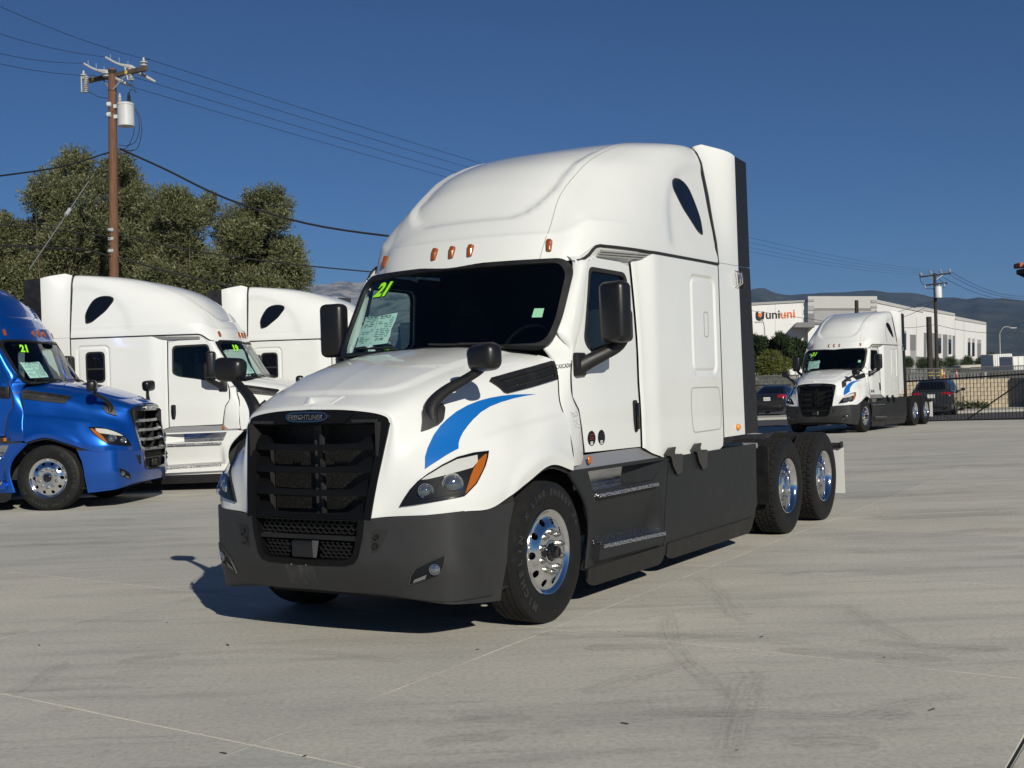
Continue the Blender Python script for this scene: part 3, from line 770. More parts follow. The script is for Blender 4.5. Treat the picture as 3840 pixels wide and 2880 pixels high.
    for s in (1, -1):
        mx = lambda L: [(s * p[0], p[1], p[2]) for p in L]; fd = (-s * .45, .89, 0)
        fo = mx([(.766, .101, .429), (.785, .098, .488), (.829, .095, .542), (.91, .13, .585), (1.018, .184, .633), (1.013, .18, .598), (1.005, .177, .564), (.99, .17, .525), (.959, .160, .488), (.86, .12, .455)])
        cen = sum((Vector(p) for p in fo), Vector()) / len(fo)
        b = MB(); drape(b, fo, fd, bump_t, .002, .03); fl = part(b, 'fog_lamp', M['lampdark'])
        b = MB(); drape(b, fo, fd, bump_t, .010, .03, [[cen.lerp(Vector(p), .93) for p in fo]], .01); part(b, 'fog_bezel', M['dkgrey'], fl)
        b = MB(); drape(b, mx([(.80, .104, .446), (.885, .127, .474), (.897, .13, .502), (.815, .105, .470)]), fd, bump_t, .006, .03); part(b, 'fog_reflector', M['galvd'], fl)
        b = MB(); o = Vector((s * .950, .145, .536)); Fm = frame(o, Vector((.89, s * .45, 0)), (0, 0, 1)); b.lathe([(.037, -.01), (.037, .008), (.031, .010), (.028, .002), (.015, .008), (0, .010)], 20, 0, Fm); part(b, 'fog_bulb', M['lampgl'], fl, 50)
        b = MB(); drape(b, mx([(.553, .004, .785), (.574, .007, .800), (.667, .032, .804), (.652, .03, .76), (.618, .017, .696), (.592, .011, .657), (.545, 0, .643)]), (0, 1, 0), bump_t, .003, .03); tw = part(b, 'tow_hook_pocket', M['gap'], bp)
        b = MB(); b.lathe([(.014, -.01), (.014, .012), (0, .014)], 12, 0, frame((s * .592, .0, .755), (1, 0, 0), (0, 0, 1))); part(b, 'tow_pin', M['blackgloss'], bp); b = MB(); b.lathe([(.02, -.01), (.02, .010), (0, .012)], 12, 0, frame((s * .578, .0, .695), (1, 0, 0), (0, 0, 1))); part(b, 'tow_pin', M['blackgloss'], bp)
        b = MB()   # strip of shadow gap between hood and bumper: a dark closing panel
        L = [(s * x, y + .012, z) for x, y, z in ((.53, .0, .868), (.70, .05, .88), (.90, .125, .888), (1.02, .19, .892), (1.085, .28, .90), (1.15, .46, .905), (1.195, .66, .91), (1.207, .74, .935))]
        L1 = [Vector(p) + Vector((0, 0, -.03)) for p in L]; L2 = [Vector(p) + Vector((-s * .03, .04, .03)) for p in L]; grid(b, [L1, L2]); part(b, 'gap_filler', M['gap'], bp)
    # ---------------------------------------------------------------- roof
    roof = part(roof_b, 'roof', M['paint'], ang=60)
    for x in (-.815, -.177, .0, .177, .815):
        h = roof_t.ray_cast(Vector((x, 0, 2.825)), Vector((0, 1, 0)))
        b = MB(); lean = Vector((0, .32, 1)).normalized(); Fm = frame(h[0] - h[1] * 0, Vector((1, x * .25, 0)), lean)
        pol = rnd([(-.020, -.056), (.020, -.056), (.026, .030), (.022, .058), (-.022, .058), (-.026, .030)], .014, 3)
        n_ = len(pol); V = [Fm @ Vector((p.x, p.y, -.004)) for p in pol] + [Fm @ Vector((p.x * .86, p.y * .93, .020)) for p in pol] + [Fm @ Vector((p.x * .5, p.y * .7, .027)) for p in pol]
        if (Fm.to_3x3() @ Vector((0, 0, 1))).y > 0:
            V = [Fm @ Vector((p.x, p.y, .004)) for p in pol] + [Fm @ Vector((p.x * .86, p.y * .93, -.020)) for p in pol] + [Fm @ Vector((p.x * .5, p.y * .7, -.027)) for p in pol]
        b.add(V, [(i, (i + 1) % n_, n_ + (i + 1) % n_, n_ + i) for i in range(n_)] + [(n_ + i, n_ + (i + 1) % n_, 2 * n_ + (i + 1) % n_, 2 * n_ + i) for i in range(n_)] + [tuple(range(2 * n_, 3 * n_))])
        mk = part(b, 'marker_light', M['ambermk'])
        b = MB(); b.lathe([(.007, .0), (.006, .012), (0, .014)], 8, 0, frame(h[0] + Vector((0, -.022, -.040)), (1, 0, 0), (0, 0, 1))); part(b, 'marker_screw', M['inkred'], mk)
    for s in (1, -1):
        mx = lambda L: [(s * p[0], p[1], p[2]) for p in L]
        b = MB(); ribbon(b, mx([(.765, 1.93, 2.715), (.785, 2.096, 2.95), (.775, 2.28, 3.18), (.768, 2.48, 3.35), (.772, 2.841, 3.60), (.772, 3.2, 3.77), (.77, 3.6, 3.88), (.76, 4.1, 3.97)]), (0, .7, -.7), roof_t, .007, .002, .05); part(b, 'roof_seam', M['seam_light'], roof)
        eo = rnd([(4.425, 3.090), (4.445, 3.25), (4.395, 3.385), (4.295, 3.535), (4.15, 3.590), (4.00, 3.580), (3.925, 3.545), (3.930, 3.485), (4.066, 3.309), (4.311, 3.115)], [.035, .05, .1, .08, .08, .06, .03, .03, .05, .05], 4)
        eo = [(s * 1.1, p.x, p.y) for p in eo]; cen = sum((Vector(p) for p in eo), Vector()) / len(eo)
        b = MB(); drape(b, eo, (-s, 0, 0), roof_t, .004, .05, th=.006); ew = part(b, 'roof_window', M['darkglass'])
        b = MB(); drape(b, [cen.lerp(Vector(p), 1.03) for p in eo], (-s, 0, 0), roof_t, .006, .05, [[cen.lerp(Vector(p), .955) for p in eo]], .006); part(b, 'window_seal', M['gap'], ew)
        b = MB(); rim = [ROOF_G[0][j] for j in range(len(ROOF_G[0])) if s * ROOF_G[0][j].x > .93]
        if s < 0: rim = rim[::-1]
        rim = [Vector((s * (max(abs(p.x), (pl([(h.y, h.x) for h in HEADX], p.y) if p.y < 2.95 else cab_x(p.y, 2.80)) if p.y > 2.075 else 0) + .003), p.y - .003, p.z - .003)) for p in rim]; b.tube(rim, .0125, 6); part(b, 'roof_gasket', M['gap'], roof)
    b = MB(); b.tube([(.55, 4.55, 3.98), (.55, 4.56, 4.06)], .010, 6); b.box((.55, 4.55, 4.0), (.06, .06, .02)); part(b, 'antenna', M['black'])
    # ---------------------------------------------------------------- windshield
    wf = lambda x, z: (x, wind_y(x, z), z)
    wo = rnd([(-1.015, 1.985), (1.015, 1.985), (1.05, 2.20), (1.042, 2.62), (.95, 2.708), (-.95, 2.708), (-1.042, 2.62), (-1.05, 2.20)], [.13, .13, .1, .09, .08, .08, .09, .1], 5)
    wi = rnd([(-.975, 2.028), (.975, 2.028), (1.005, 2.20), (.990, 2.59), (.92, 2.672), (-.92, 2.672), (-.990, 2.59), (-1.005, 2.20)], [.12, .12, .1, .09, .08, .08, .09, .1], 5)
    b = MB(); sheet(b, wo, wf, .07, [wi], th=.03, off=.022); ws = part(b, 'windshield', M['black'])
    b = MB(); sheet(b, [(p.x * 1.02, 2.35 + (p.y - 2.35) * 1.03) for p in wi], wf, .07, off=.004); part(b, 'glass', M['glass'], ws)
    for (x0, x1, z0, tip) in ((-.80, -.30, 2.075, 1), (.05, .62, 2.068, 1)):
        b = MB(); L = [Vector(wf(lerp(x0, x1, t), z0 - .03 * t * (1 - t) - .012 * t)) + Vector((0, -.030, .0)) for t in (0, .25, .5, .75, 1)]
        b.tube(L, .009, 6); b.tube([L[2] + Vector((0, -.015, .004)), L[4] + Vector((.02, -.035, -.01)), Vector((x1 + .1, wind_y(x1, 2.0) - .04, 2.01))], .011, 6); part(b, 'wiper', M['gap'], ws)
    b = MB(); V = []
    for i in range(21):
        x = -1.0 + .1 * i; V.append([Vector((x, wind_y(x, 2.0) + .02, 2.035)), Vector((x, wind_y(x, 2.0) - .10, 2.015 - .03 * abs(x) ** 3))])
    grid(b, V); part(b, 'wiper_cowl', M['black'], ws)
    # ---------------------------------------------------------------- cab
    b = sleeper_mb(); Gh = []
    rimx = sorted([(p.y, p.x, p.z) for p in ROOF_G[0] if p.x > .90])
    for k in range(34):
        y = lerp(2.075, 2.95, k / 33); xr = pl([(q[0], q[1]) for q in rimx], y); zr_ = pl([(q[0], q[2]) for q in rimx], y) - .002; zl = pl([(2.075, 2.655), (2.20, 2.695), (2.30, 2.735), (2.72, 2.730), (2.95, 2.705)], y)
        xl = cab_x(min(y, 2.93), zl) - .004 - .05 * sst(2.22, 2.08, y); xt = max(xr, xl + .028 * sst(2.1, 2.5, y))
        Gh.append([Vector((lerp(xl, xt, sst(.1, .9, t)), y, lerp(zl, zr_, t))) for t in (0, .2, .4, .6, .8, 1)] + [Vector((xr - .04, y + .02, zr_ + .012)), Vector((xr - .10, y + .06, zr_ + .05))])
    grid(b, Gh); pass; b.mirror()
    b.box((0, 4.69, 1.95), (2.38, .02, 1.75)); cab = part(b, 'cab_shell', M['paint'], ang=50)
    for s in (1, -1):
        mx = lambda L: [(s * p[0], p[1], p[2]) for p in L]; inw = (-s, 0, 0)
        side = cab_side_mb([(1.75, 1.02), (4.70, 1.02), (4.70, 2.85), (1.75, 2.85)], res=.05, th=0)
        if s < 0: side = side.mirrored()
        st = bvh_of(side)
        # pillar
        rows = []
        for z in (1.90, 1.95, 2.0, 2.07, 2.14, 2.25, 2.35, 2.5, 2.60, 2.67, 2.71, 2.74):
            yd = pl([(1.90, 1.845), (1.95, 1.855), (2.07, 1.925), (2.25, 2.025), (2.68, 2.185), (2.80, 2.26)], z); xe = pl([(1.90, 1.0), (1.97, 1.01), (2.2, 1.04), (2.62, 1.030), (2.8, .985)], z)
            a = Vector((xe, wind_y(xe, min(z, 2.74)) + .0, z)); c = Vector((cab_x(yd, z) + .004 - .075 * sst(2.695, 2.74, z), yd, z)); a = a.lerp(c, .86 * sst(2.15, 1.95, z)) if z < 2.15 else a; mid = (a + c) / 2 + Vector((.028, -.030, 0)) * min(1, (a - c).length / .15)
            a.x -= .05 * sst(2.695, 2.74, z); mid.x -= .07 * sst(2.695, 2.74, z); rows.append([a + Vector((-.01, .04, 0)), a, mid, c, c + Vector((-.03, .01, 0))])
        b = MB(); grid(b, net(rows, 30, 24)); b = b if s > 0 else b.mirrored(); part(b, 'windshield_pillar', M['paint'], cab, 70)
        # cowl panel between hood and door
        rows = []
        for z, yh, xh, yd in ((2.12, 1.76, 1.005, 1.95), (2.07, 1.70, .985, 1.925), (2.03, 1.665, .97, 1.90), (2.0, 1.66, .985, 1.875), (1.92, 1.705, 1.022, 1.85), (1.80, 1.71, 1.058, 1.822), (1.66, 1.68, 1.088, 1.822), (1.58, 1.655, 1.105, 1.85), (1.50, 1.645, 1.132, 1.90), (1.38, 1.645, 1.168, 1.922), (1.25, 1.63, 1.195, 1.94), (1.10, 1.60, 1.20, 1.955)):
            xd = cab_x(yd, z) + .003
            rows.append([Vector((xh - .03, yh, z)), Vector((xh - .004, yh + .010, z)), Vector(((xh + xd) / 2 + .006, (yh + yd) / 2, z)), Vector((xd, yd - .014, z)), Vector((xd - .03, yd - .008, z))])
        b = MB(); grid(b, net(rows, 40, 20)); b = b if s > 0 else b.mirrored(); cw_b = b; cowl = part(b, 'cowl_panel', M['paint'], cab, 60); ct = bvh_of(cw_b)
        b = MB(); hh = ct.ray_cast(Vector((s * 2, 1.775, 1.862)), Vector((-s, 0, 0)))
        if hh[0]:
            t_ = MB(); text_mesh(t_, 'CASCADIA', .044, Matrix.Identity(4), 0, .15, 0, 'CENTER', .001)
            for q in t_.v:
                k = ct.ray_cast(Vector((s * 2, 1.766 + q.x * (1 if s > 0 else -1) * .50, 1.858 + q.y + q.x * .05)), Vector((-s, 0, 0))); b.v.append((k[0] or hh[0]) + Vector((s * .003, 0, 0)))
            b.f = t_.f; b.m = t_.m; part(b, 'cowl_lettering', M['dkgrey'], cab, 20)
        b = MB(); b.tube([Vector((s * (p.x - .002), p.y + .003, p.z)) for p in spline([Vector(q) for q in HOOD[-1][3:]], 24)], .0075, 6); part(b, 'hood_gap', M['gap'], cab)
        # door
        b = MB(); sheet(b, DOOR, lambda y, z: (cab_x(min(y, 2.93), z), y, z), .045, [WINDOW], .03, off=.003); b = b if s > 0 else b.mirrored(); dr = part(b, 'door', M['paint'], ang=45)
        wc = sum(WINDOW, Vector((0, 0))) / len(WINDOW)
        b = MB(); sheet(b, WINDOW, lambda y, z: (cab_x(y, z), y, z), .08, off=-.012); b = b if s > 0 else b.mirrored(); part(b, 'door_window', M['sideglass'], dr)
        b = MB(); sheet(b, [wc + (p - wc) * 1.03 for p in WINDOW], lambda y, z: (cab_x(y, z), y, z), .05, [[wc + (p - wc) * .95 for p in WINDOW]], .02, off=.007); b = b if s > 0 else b.mirrored(); part(b, 'window_seal', M['gap'], dr)
        b = MB(); sheet(b, DOOR, lambda y, z: (cab_x(min(y, 2.93), z) - .045, y, z), .07, [WINDOW], .01); b = b if s > 0 else b.mirrored(); part(b, 'door_lining', M['cloth'], dr)
        b = MB(); hd = rnd([(2.805, 1.565), (2.895, 1.565), (2.900, 1.42), (2.885, 1.300), (2.825, 1.290), (2.805, 1.40)], .03); drape(b, [(s * 1.15, p.x, p.y) for p in hd], inw, st, .008, .03, th=.01); hn = part(b, 'door_handle', M['gap'], dr)
        b = MB(); b.bbox((s * 1.172, 2.855, 1.43), (.022, .042, .225), .012, 2); part(b, 'handle_grip', M['blackgloss'], dr)
        b = MB(); q_ = [[Vector((s * (cab_x(2.90, z) + .001), 2.930, z)), Vector((s * (cab_x(2.90, z) + .0005), 2.946, z))] for z in [1.165 + .04 * k for k in range(40)]]; grid(b, q_, flip=s < 0); part(b, 'door_seam', M['gap'], cab); b = MB(); ribbon(b, mx([(1.1, 1.862, 1.97), (1.1, 1.823, 1.80), (1.1, 1.823, 1.62), (1.1, 1.893, 1.52), (1.1, 1.922, 1.38), (1.1, 1.952, 1.18)]), inw, st, .014, .0015, .05)
        part(b, 'door_seam', M['gap'], cab)
        # drip rail over the door
        b = MB(); rail = [(s * (1.098 + .05 * t), lerp(2.33, 3.20, t), 2.745 + .027 * t) for t in (0, .2, .4, .6, .8, 1)]
        for k in range(3): b.tube([Vector(p) + Vector((s * (.012 + .016 * k), 0, .018 * k)) for p in rail], [.011, .011, .011, .010, .008, .004], 6)
        part(b, 'drip_rail', M['seam_light'], cab)
        # hatch seams on the sleeper
        b = MB(); hp = rnd([(3.93, 1.645), (4.62, 1.640), (4.665, 1.44), (4.64, 1.235), (3.95, 1.235), (3.915, 1.44)], .055)
        ribbon(b, [(s * 1.2, p.x, p.y) for p in hp], inw, st, .009, .0025, .03, closed=True); part(b, 'hatch_seam', M['seam_light'], cab)
        b = MB(); ribbon(b, [(s * 1.2, p.x, p.y) for p in rnd([(4.30, 2.35), (4.40, 2.35), (4.40, 2.12), (4.30, 2.12)], .03)], inw, st, .010, .002, .02, closed=True); part(b, 'panel_slot', M['seam_light'], cab)
        # printed stickers on the cowl and door
        b = MB(); o = None; hh = ct.ray_cast(Vector((s * 2, 1.80, 1.45)), Vector((-s, 0, 0)))
        if hh[0] and s > 0:
            base = hh[0] + hh[1] * .004 * (1 if hh[1].x > 0 else -1); X = Vector((0, 1, 0)); Y = Vector((-.15, 0, 1)).normalized()
            b.add([base - X * .055 - Y * .065, base + X * .055 - Y * .065, base + X * .055 + Y * .065, base - X * .055 + Y * .065], [(0, 1, 2, 3)])
            glyph_rows(b, base - X * .05 - Y * .06 + Vector((.002, 0, 0)), X, Y, .10, .12, 13, 1, 5); part(b, 'inspection_sticker', [M['white'], M['docink']], cab)
        for (yy, red) in ((2.058, True), (2.214, False)):
            if s < 0: break
            b = MB(); c = [(s * 1.14, yy + .060 * math.cos(2 * PI * k / 28), 1.288 + .060 * math.sin(2 * PI * k / 28)) for k in range(28)]; drape(b, c, inw, st, .004, .04)
            xx = cab_x(yy, 1.288) + .0065
            text_mesh(b, '18' if red else '120', .022, frame((xx, yy - .004, 1.250), (0, 1, 0), (0, 0, 1)), .0005, 0, 2)
            b.add([(xx - .0008, yy - .024, 1.236), (xx - .0008, yy + .018, 1.236), (xx - .0008, yy + .018, 1.264), (xx - .0008, yy - .024, 1.264)], [(0, 1, 2, 3)], 1)
            glyph_rows(b, Vector((xx, yy - .035, 1.275)), Vector((0, 1, 0)), Vector((0, 0, 1)), .07, .05, 4, 3, 8 + red)
            part(b, 'round_sticker', [M['lampdark'], M['white'], M['inkred'] if red else M['ink'], M['inkred'] if red else M['dkgrey']], dr)
        # door mirror
        b = MB(); b.bbox((s * 1.125, 1.925, 1.868), (.06, .15, .185), .018, 2); mr = part(b, 'side_mirror', M['black'])
        b = MB(); b.tube(spline(mx([(1.12, 1.93, 1.85), (1.20, 1.99, 1.90), (1.30, 2.06, 1.955), (1.375, 2.115, 2.01), (1.425, 2.13, 2.09)]), 14), [.065, .062, .060, .057, .055, .053, .05, .05, .05, .05, .05, .05, .05, .045], 12, sx=.7)
        b.bbox((s * 1.425, 2.115, 2.16), (.14, .10, .26), .04, 3); part(b, 'arm', M['black'], mr)
        b = MB(); b.bbox((0, 0, 0), (.235, .165, .475), .055, 4)
        rt = Matrix.Rotation(R_(-10 * s), 3, 'Z'); b.v = [rt @ q + Vector((s * 1.392, 2.045, 2.262)) for q in b.v]; part(b, 'mirror_head', M['blacksheen'], mr)
        b = MB(); b.add([rt @ Vector((x, .0835, z)) + Vector((s * 1.392, 2.045, 2.262)) for x, z in ((-.09, -.20), (.09, -.20), (.09, .20), (-.09, .20))], [(0, 1, 2, 3)]); part(b, 'mirror_glass', M['chrome'], mr)
        # sill under the door
        b = MB(); sheet(b, [(1.90, 1.165), (2.96, 1.165), (3.30, 1.05), (1.62, 1.05), (1.68, 1.10)], lambda y, z: (1.128 + .09 * (1.165 - z) / .115 * .6, y, z), .08, th=.02); b = b if s > 0 else b.mirrored(); part(b, 'sill', M['sillgrey'])
        b = MB(); b.bbox((s * 1.19, 1.925, 1.13), (.02, .05, .06), .008, 1); part(b, 'sill_marker', M['amber'])
        # ------------------------------------------------------------ side skirts and steps
        sx = lambda y, z: (1.205 - .030 * sst(.47, .27, z) + .012 * sst(.47, .40, z) * sst(.33, .40, z) - (.10 * (.86 - z) / .40 * sst(1.90, 1.99, y) * (1 - sst(3.08, 3.20, y)) if .455 < z < .86 else 0), y, z)
        f1 = [(1.56, 1.07), (1.66, 1.00), (1.80, .82), (1.862, .66), (1.868, .52), (1.79, .295), (3.255, .285), (3.225, .48), (3.325, .88), (3.395, 1.055), (3.05, 1.06)]
        hole = [(1.935, .885), (3.04, .875), (3.30, 1.03), (1.86, 1.045)]
        b = MB(); sheet(b, f1, sx, .045, [hole], .03); b = b if s > 0 else b.mirrored(); sk = part(b, 'step_skirt', M['skirt'], ang=40)
        b = MB(); b.tube(spline(mx([(1.19, 1.57, 1.065), (1.195, 1.80, .83), (1.195, 1.868, .60), (1.19, 1.80, .31)]), 16), .018, 8); part(b, 'arch_lip', M['skirt'], sk)
        b = MB(); b.add(mx([(1.06, 1.88, .89), (1.06, 2.70, .88), (1.09, 2.70, 1.06), (1.09, 1.84, 1.06)]), [(0, 1, 2, 3)]); part(b, 'step_back', M['alloy2'], sk)
        b = MB(); rows = [[Vector(p) for p in mx([(1.06, 2.70, .88), (1.12, 2.90, .878), (1.20, 3.05, .876)])], [Vector(p) for p in mx([(1.09, 2.70, 1.06), (1.15, 3.05, 1.06), (1.205, 3.33, 1.05)])]]
        grid(b, rows); part(b, 'step_fairing', M['skirt'], sk)
        b = MB(); Tq = mx([(1.245, 1.97, .862), (1.245, 3.07, .856), (1.075, 3.02, .890), (1.075, 1.93, .897)]); b.add(Tq + [tuple(Vector(p) - Vector((0, 0, .028))) for p in Tq], [(0, 1, 2, 3), (7, 6, 5, 4), (0, 4, 5, 1), (1, 5, 6, 2), (2, 6, 7, 3), (3, 7, 4, 0)]); b.f = [f if s > 0 else f[::-1] for f in b.f]; part(b, 'upper_step', M['plate'], sk, 20)
        b = MB(); b.prism([(1.90, .36), (3.10, .335), (3.14, .425), (1.93, .475)], -.03, .03, 0, frame((s * 1.225, 0, 0), (0, 1, 0), (0, 0, 1))); part(b, 'lower_step', M['skirt'], sk, 20)
        b = MB(); Tq = mx([(1.268, 1.96, .474), (1.268, 3.13, .432), (1.10, 3.10, .476), (1.10, 1.99, .518)]); b.add(Tq + [tuple(Vector(p) - Vector((0, 0, .03))) for p in Tq], [(0, 1, 2, 3), (7, 6, 5, 4), (0, 4, 5, 1), (1, 5, 6, 2), (2, 6, 7, 3), (3, 7, 4, 0)]); b.f = [f if s > 0 else f[::-1] for f in b.f]; part(b, 'step_tread', M['plate'], sk, 20)
        f2 = [(3.412, 1.05), (5.585, 1.035), (5.55, .268), (3.275, .283), (3.243, .48), (3.343, .88)]
        b = MB(); sheet(b, f2, sx, .08, (), .03); b = b if s > 0 else b.mirrored(); s2 = part(b, 'tank_skirt', M['skirt'], ang=40)
        for (y0, y1) in ((1.84, 3.30), (3.33, 5.50)):
            b = MB(); sheet(b, rnd([(y0, .30), (y0 + .02, .20), (y0 + .14, .145), (y1 - .06, .130), (y1, .165), (y1 + .02, .29)], .05), lambda y, z: (1.155 + .03 * sst(.14, .29, z), y, z), .08, (), .02); b = b if s > 0 else b.mirrored(); part(b, 'rubber_valance', M['black'], s2)
        hk = [(3.27, 1.07), (3.37, 1.135), (3.49, 1.135), (3.45, 1.09), (3.51, 1.02), (3.55, 1.07), (3.63, 1.06), (3.60, .90), (3.50, .885), (3.41, .97), (3.37, 1.06)]
        for dy in (0, .585):
            b = MB(); b.prism([(y + dy, z) for y, z in rnd(hk, .018, 2)], -.04, .022, 0, frame((s * 1.212, 0, 0), (0, 1, 0), (0, 0, 1))); part(b, 'skirt_latch', M['blackgloss'], s2, 25)
        # ------------------------------------------------------------ side extenders behind the sleeper
        def fx(y, z):
            t = sst(4.72, 5.20, y)
            xr = pl([(2.83, 1.205), (3.04, 1.185), (3.28, 1.145), (3.5, 1.115), (3.66, 1.085), (3.83, 1.055), (3.92, 1.015), (4.05, .95)], z)
            return (lerp(xr, 1.210, t), y, z)
        b = MB(); sheet(b, [(4.722, 2.845), (5.235, 2.845), (5.235, 3.945), (5.05, 3.99), (4.86, 4.035), (4.74, 4.00)], fx, .07, (), .03); b = b if s > 0 else b.mirrored(); ex = part(b, 'side_extender', M['paint'], ang=50)
        b = MB(); sheet(b, [(4.722, 1.15), (5.27, 1.15), (5.235, 2.840), (4.722, 2.840)], fx, .10, (), .03); b = b if s > 0 else b.mirrored(); part(b, 'lower_extender', M['paint'], ex, 50)
        b = MB(); sheet(b, [(5.240, 2.85), (5.56, 2.85), (5.55, 3.925), (5.240, 3.945)], lambda y, z: (1.212, y, z), .15, (), .03); sheet(b, [(5.275, 1.15), (5.65, 1.15), (5.56, 2.840), (5.24, 2.840)], lambda y, z: (1.212, y, z), .15, (), .03); b = b if s > 0 else b.mirrored(); part(b, 'rubber_trim', M['black'], ex)
        b = MB(); ribbon(b, mx([(1.2, 4.71, 1.1), (1.2, 4.71, 2.0), (1.2, 4.71, 2.83)]), inw, bvh_of(MB().add(mx([(1.198, 4.5, 1.0), (1.198, 4.9, 1.0), (1.198, 4.9, 3), (1.198, 4.5, 3)]), [(0, 1, 2, 3)])), .020, .004); part(b, 'cab_seam', M['gap'], cab)
        b = MB(); xsec = [(s * (x + .004), 4.712, z) for x, z in ((1.2, 2.83), (1.183, 3.04), (1.145, 3.28), (1.115, 3.50), (1.085, 3.66), (1.055, 3.83), (1.01, 3.93), (.95, 3.985))]; b.tube(xsec, .010, 6); part(b, 'roof_end_gasket', M['gap'], roof)
        b = MB(); b.lathe([(.032, 0), (.031, .014), (.024, .024), (.014, .030), (0, .032)], 16, 0, frame((s * 1.212, 5.06, 1.232), (0, s, 0), (0, 0, 1))); part(b, 'extender_marker', M['amberlit'])
        b = MB(); b.bbox((s * 1.235, 5.27, 2.72), (.05, .11, .16), .015, 1); fr_ = part(b, 'work_light', M['black'])
        b = MB()
        for dy in (-.06, .0): b.tube(mx([(1.21, 5.19 + dy, 2.79), (1.27, 5.18 + dy, 2.75), (1.27, 5.18 + dy, 2.66), (1.21, 5.19 + dy, 2.62)]), .006, 5)
        part(b, 'light_guard', M['chrome'], fr_)
        # rear frame furniture
        b = MB(); b.box((s * .95, 5.965, .68), (.50, .02, .62)); b.box((s * .72, 5.96, .98), (.16, .05, .03)); part(b, 'quarter_fender', M['black'])
        b = MB(); b.tube(mx([(.43, 5.85, 1.0), (1.12, 5.85, 1.0)]), .03, 8); part(b, 'fender_bracket', M['rail'])
        b = MB(); b.box((s * .97, 8.52, .53), (.60, .012, .56)); fp = part(b, 'mud_flap', M['flap'])
        b = MB(); b.tube(mx([(.43, 8.50, .84), (1.24, 8.50, .84)]), .035, 8); b.bbox((s * 1.25, 8.50, .85), (.03, .08, .08), .02, 2); part(b, 'flap_hanger', M['chassis'], fp)
    # chassis
    b = MB()
    for s in (1, -1): b.box((s * .43, 5.0, .88), (.09, 7.6, .27)); b.box((s * .80, 4.55, .70), (.55, 1.5, .55))
    b.box((0, 2.0, .75), (1.7, 2.4, .55)); b.box((0, 1.1, .85), (1.1, 1.1, .7)); b.box((0, 1.25, .50), (1.9, .12, .12))
    for y in (5.2, 5.9, 7.17, 8.6): b.box((0, y, .88), (.9, .12, .2))
    for y in (6.51, 7.83): b.tube([(-.9, y, .52), (.9, y, .52)], .11, 10)
    fr = part(b, 'chassis', M['chassis'], ang=25)
    b = MB(); b.prism(rnd([(-.48, 6.2), (.48, 6.2), (.50, 6.9), (.30, 7.35), (.08, 7.1), (-.08, 7.1), (-.30, 7.35), (-.50, 6.9)], .05), 1.13, 1.17); b.box((0, 6.7, 1.07), (.9, .5, .14)); part(b, 'fifth_wheel', M['chassis'])
    b = MB(); b.box((0, 5.35, 1.08), (1.1, 1.2, .03)); part(b, 'deck_plate', M['rail'])
    # interior
    b = MB(); b.box((0, 3.25, 2.0), (2.1, .03, 1.7)); b.box((0, 2.7, 1.13), (2.15, 2.0, .04))
    for s in (1, -1):
        b.add([(s * 1.09, 2.93, 1.15), (s * 1.09, 3.3, 1.15), (s * 1.09, 3.3, 2.75), (s * 1.09, 2.93, 2.75)], [(0, 1, 2, 3)])
    b.add([(-.90, 2.14, 2.72), (.90, 2.14, 2.72), (1.08, 3.28, 2.78), (-1.08, 3.28, 2.78)], [(0, 1, 2, 3)])
    V = [[Vector((x, wind_y(x, 2.0) + .06, 2.0)), Vector((x, wind_y(x, 2.0) + .45, 2.03 - .03 * abs(x))), Vector((x, 2.15, 1.86)), Vector((x, 2.15, 1.2))] for x in (-1.03, -.5, 0, .5, 1.03)]
    grid(b, V); it = part(b, 'cab_interior', M['cloth'], ang=30)
    for x in (-.55, .55):
        b = MB(); b.bbox((x, 2.75, 1.60), (.52, .50, .16), .06); b.bbox((x, 3.02, 2.0), (.50, .16, .72), .07); b.bbox((x, 3.02, 2.46), (.26, .12, .18), .05); part(b, 'seat', M['cloth'], it)
    b = MB(); Fm = frame((.55, 2.12, 2.02), (1, 0, 0), (0, .55, .83)); ring = [Fm @ Vector((.225 * math.cos(2 * PI * k / 32), .225 * math.sin(2 * PI * k / 32), 0)) for k in range(33)]; b.tube(ring, .016, 8, caps=False); b.bbox((.55, 2.12, 2.02), (.30, .05, .08), .02); part(b, 'steering_wheel', M['blackgloss'], it)
    # wheels
    for s in (1, -1):
        add_wheel(P, 1.055, 1.25, 'f', s)
        for y in (6.51, 7.83): add_wheel(P, 1.093, y, 'd', s); add_wheel(P, .765, y, 'i', s)
    return P
def swoosh_parts(P):
    """blue sweep on both hood flanks"""
    t = bvh_of(hood_mb())
    L = [(.862,.195,1.188),(.842,.230,1.267),(.835,.273,1.325),(.836,.350,1.411),(.849,.414,1.469),(.864,.476,1.512),(.883,.561,1.558),(.909,.664,1.597),(.937,.767,1.625),(.964,.873,1.642),(.987,.987,1.653),(1.007,1.110,1.658),(1.027,1.236,1.657),(1.052,1.372,1.654),(1.030,1.229,1.643),(1.013,1.098,1.629),(.997,.968,1.609),(.982,.841,1.582),(.970,.739,1.546),(.962,.649,1.499),(.957,.583,1.456),(.955,.528,1.416),(.958,.487,1.380),(.964,.458,1.351),(.979,.430,1.311),(.959,.377,1.291),(.939,.325,1.268),(.913,.269,1.238),(.887,.226,1.212)]
    for s in (1, -1):
        b = MB(); drape(b, [(s * p[0], p[1], p[2]) for p in L], (-s * .8, .6, 0), t, .002, .03); b.build('blue_sweep_decal', M['swoosh'], P, True, 60)
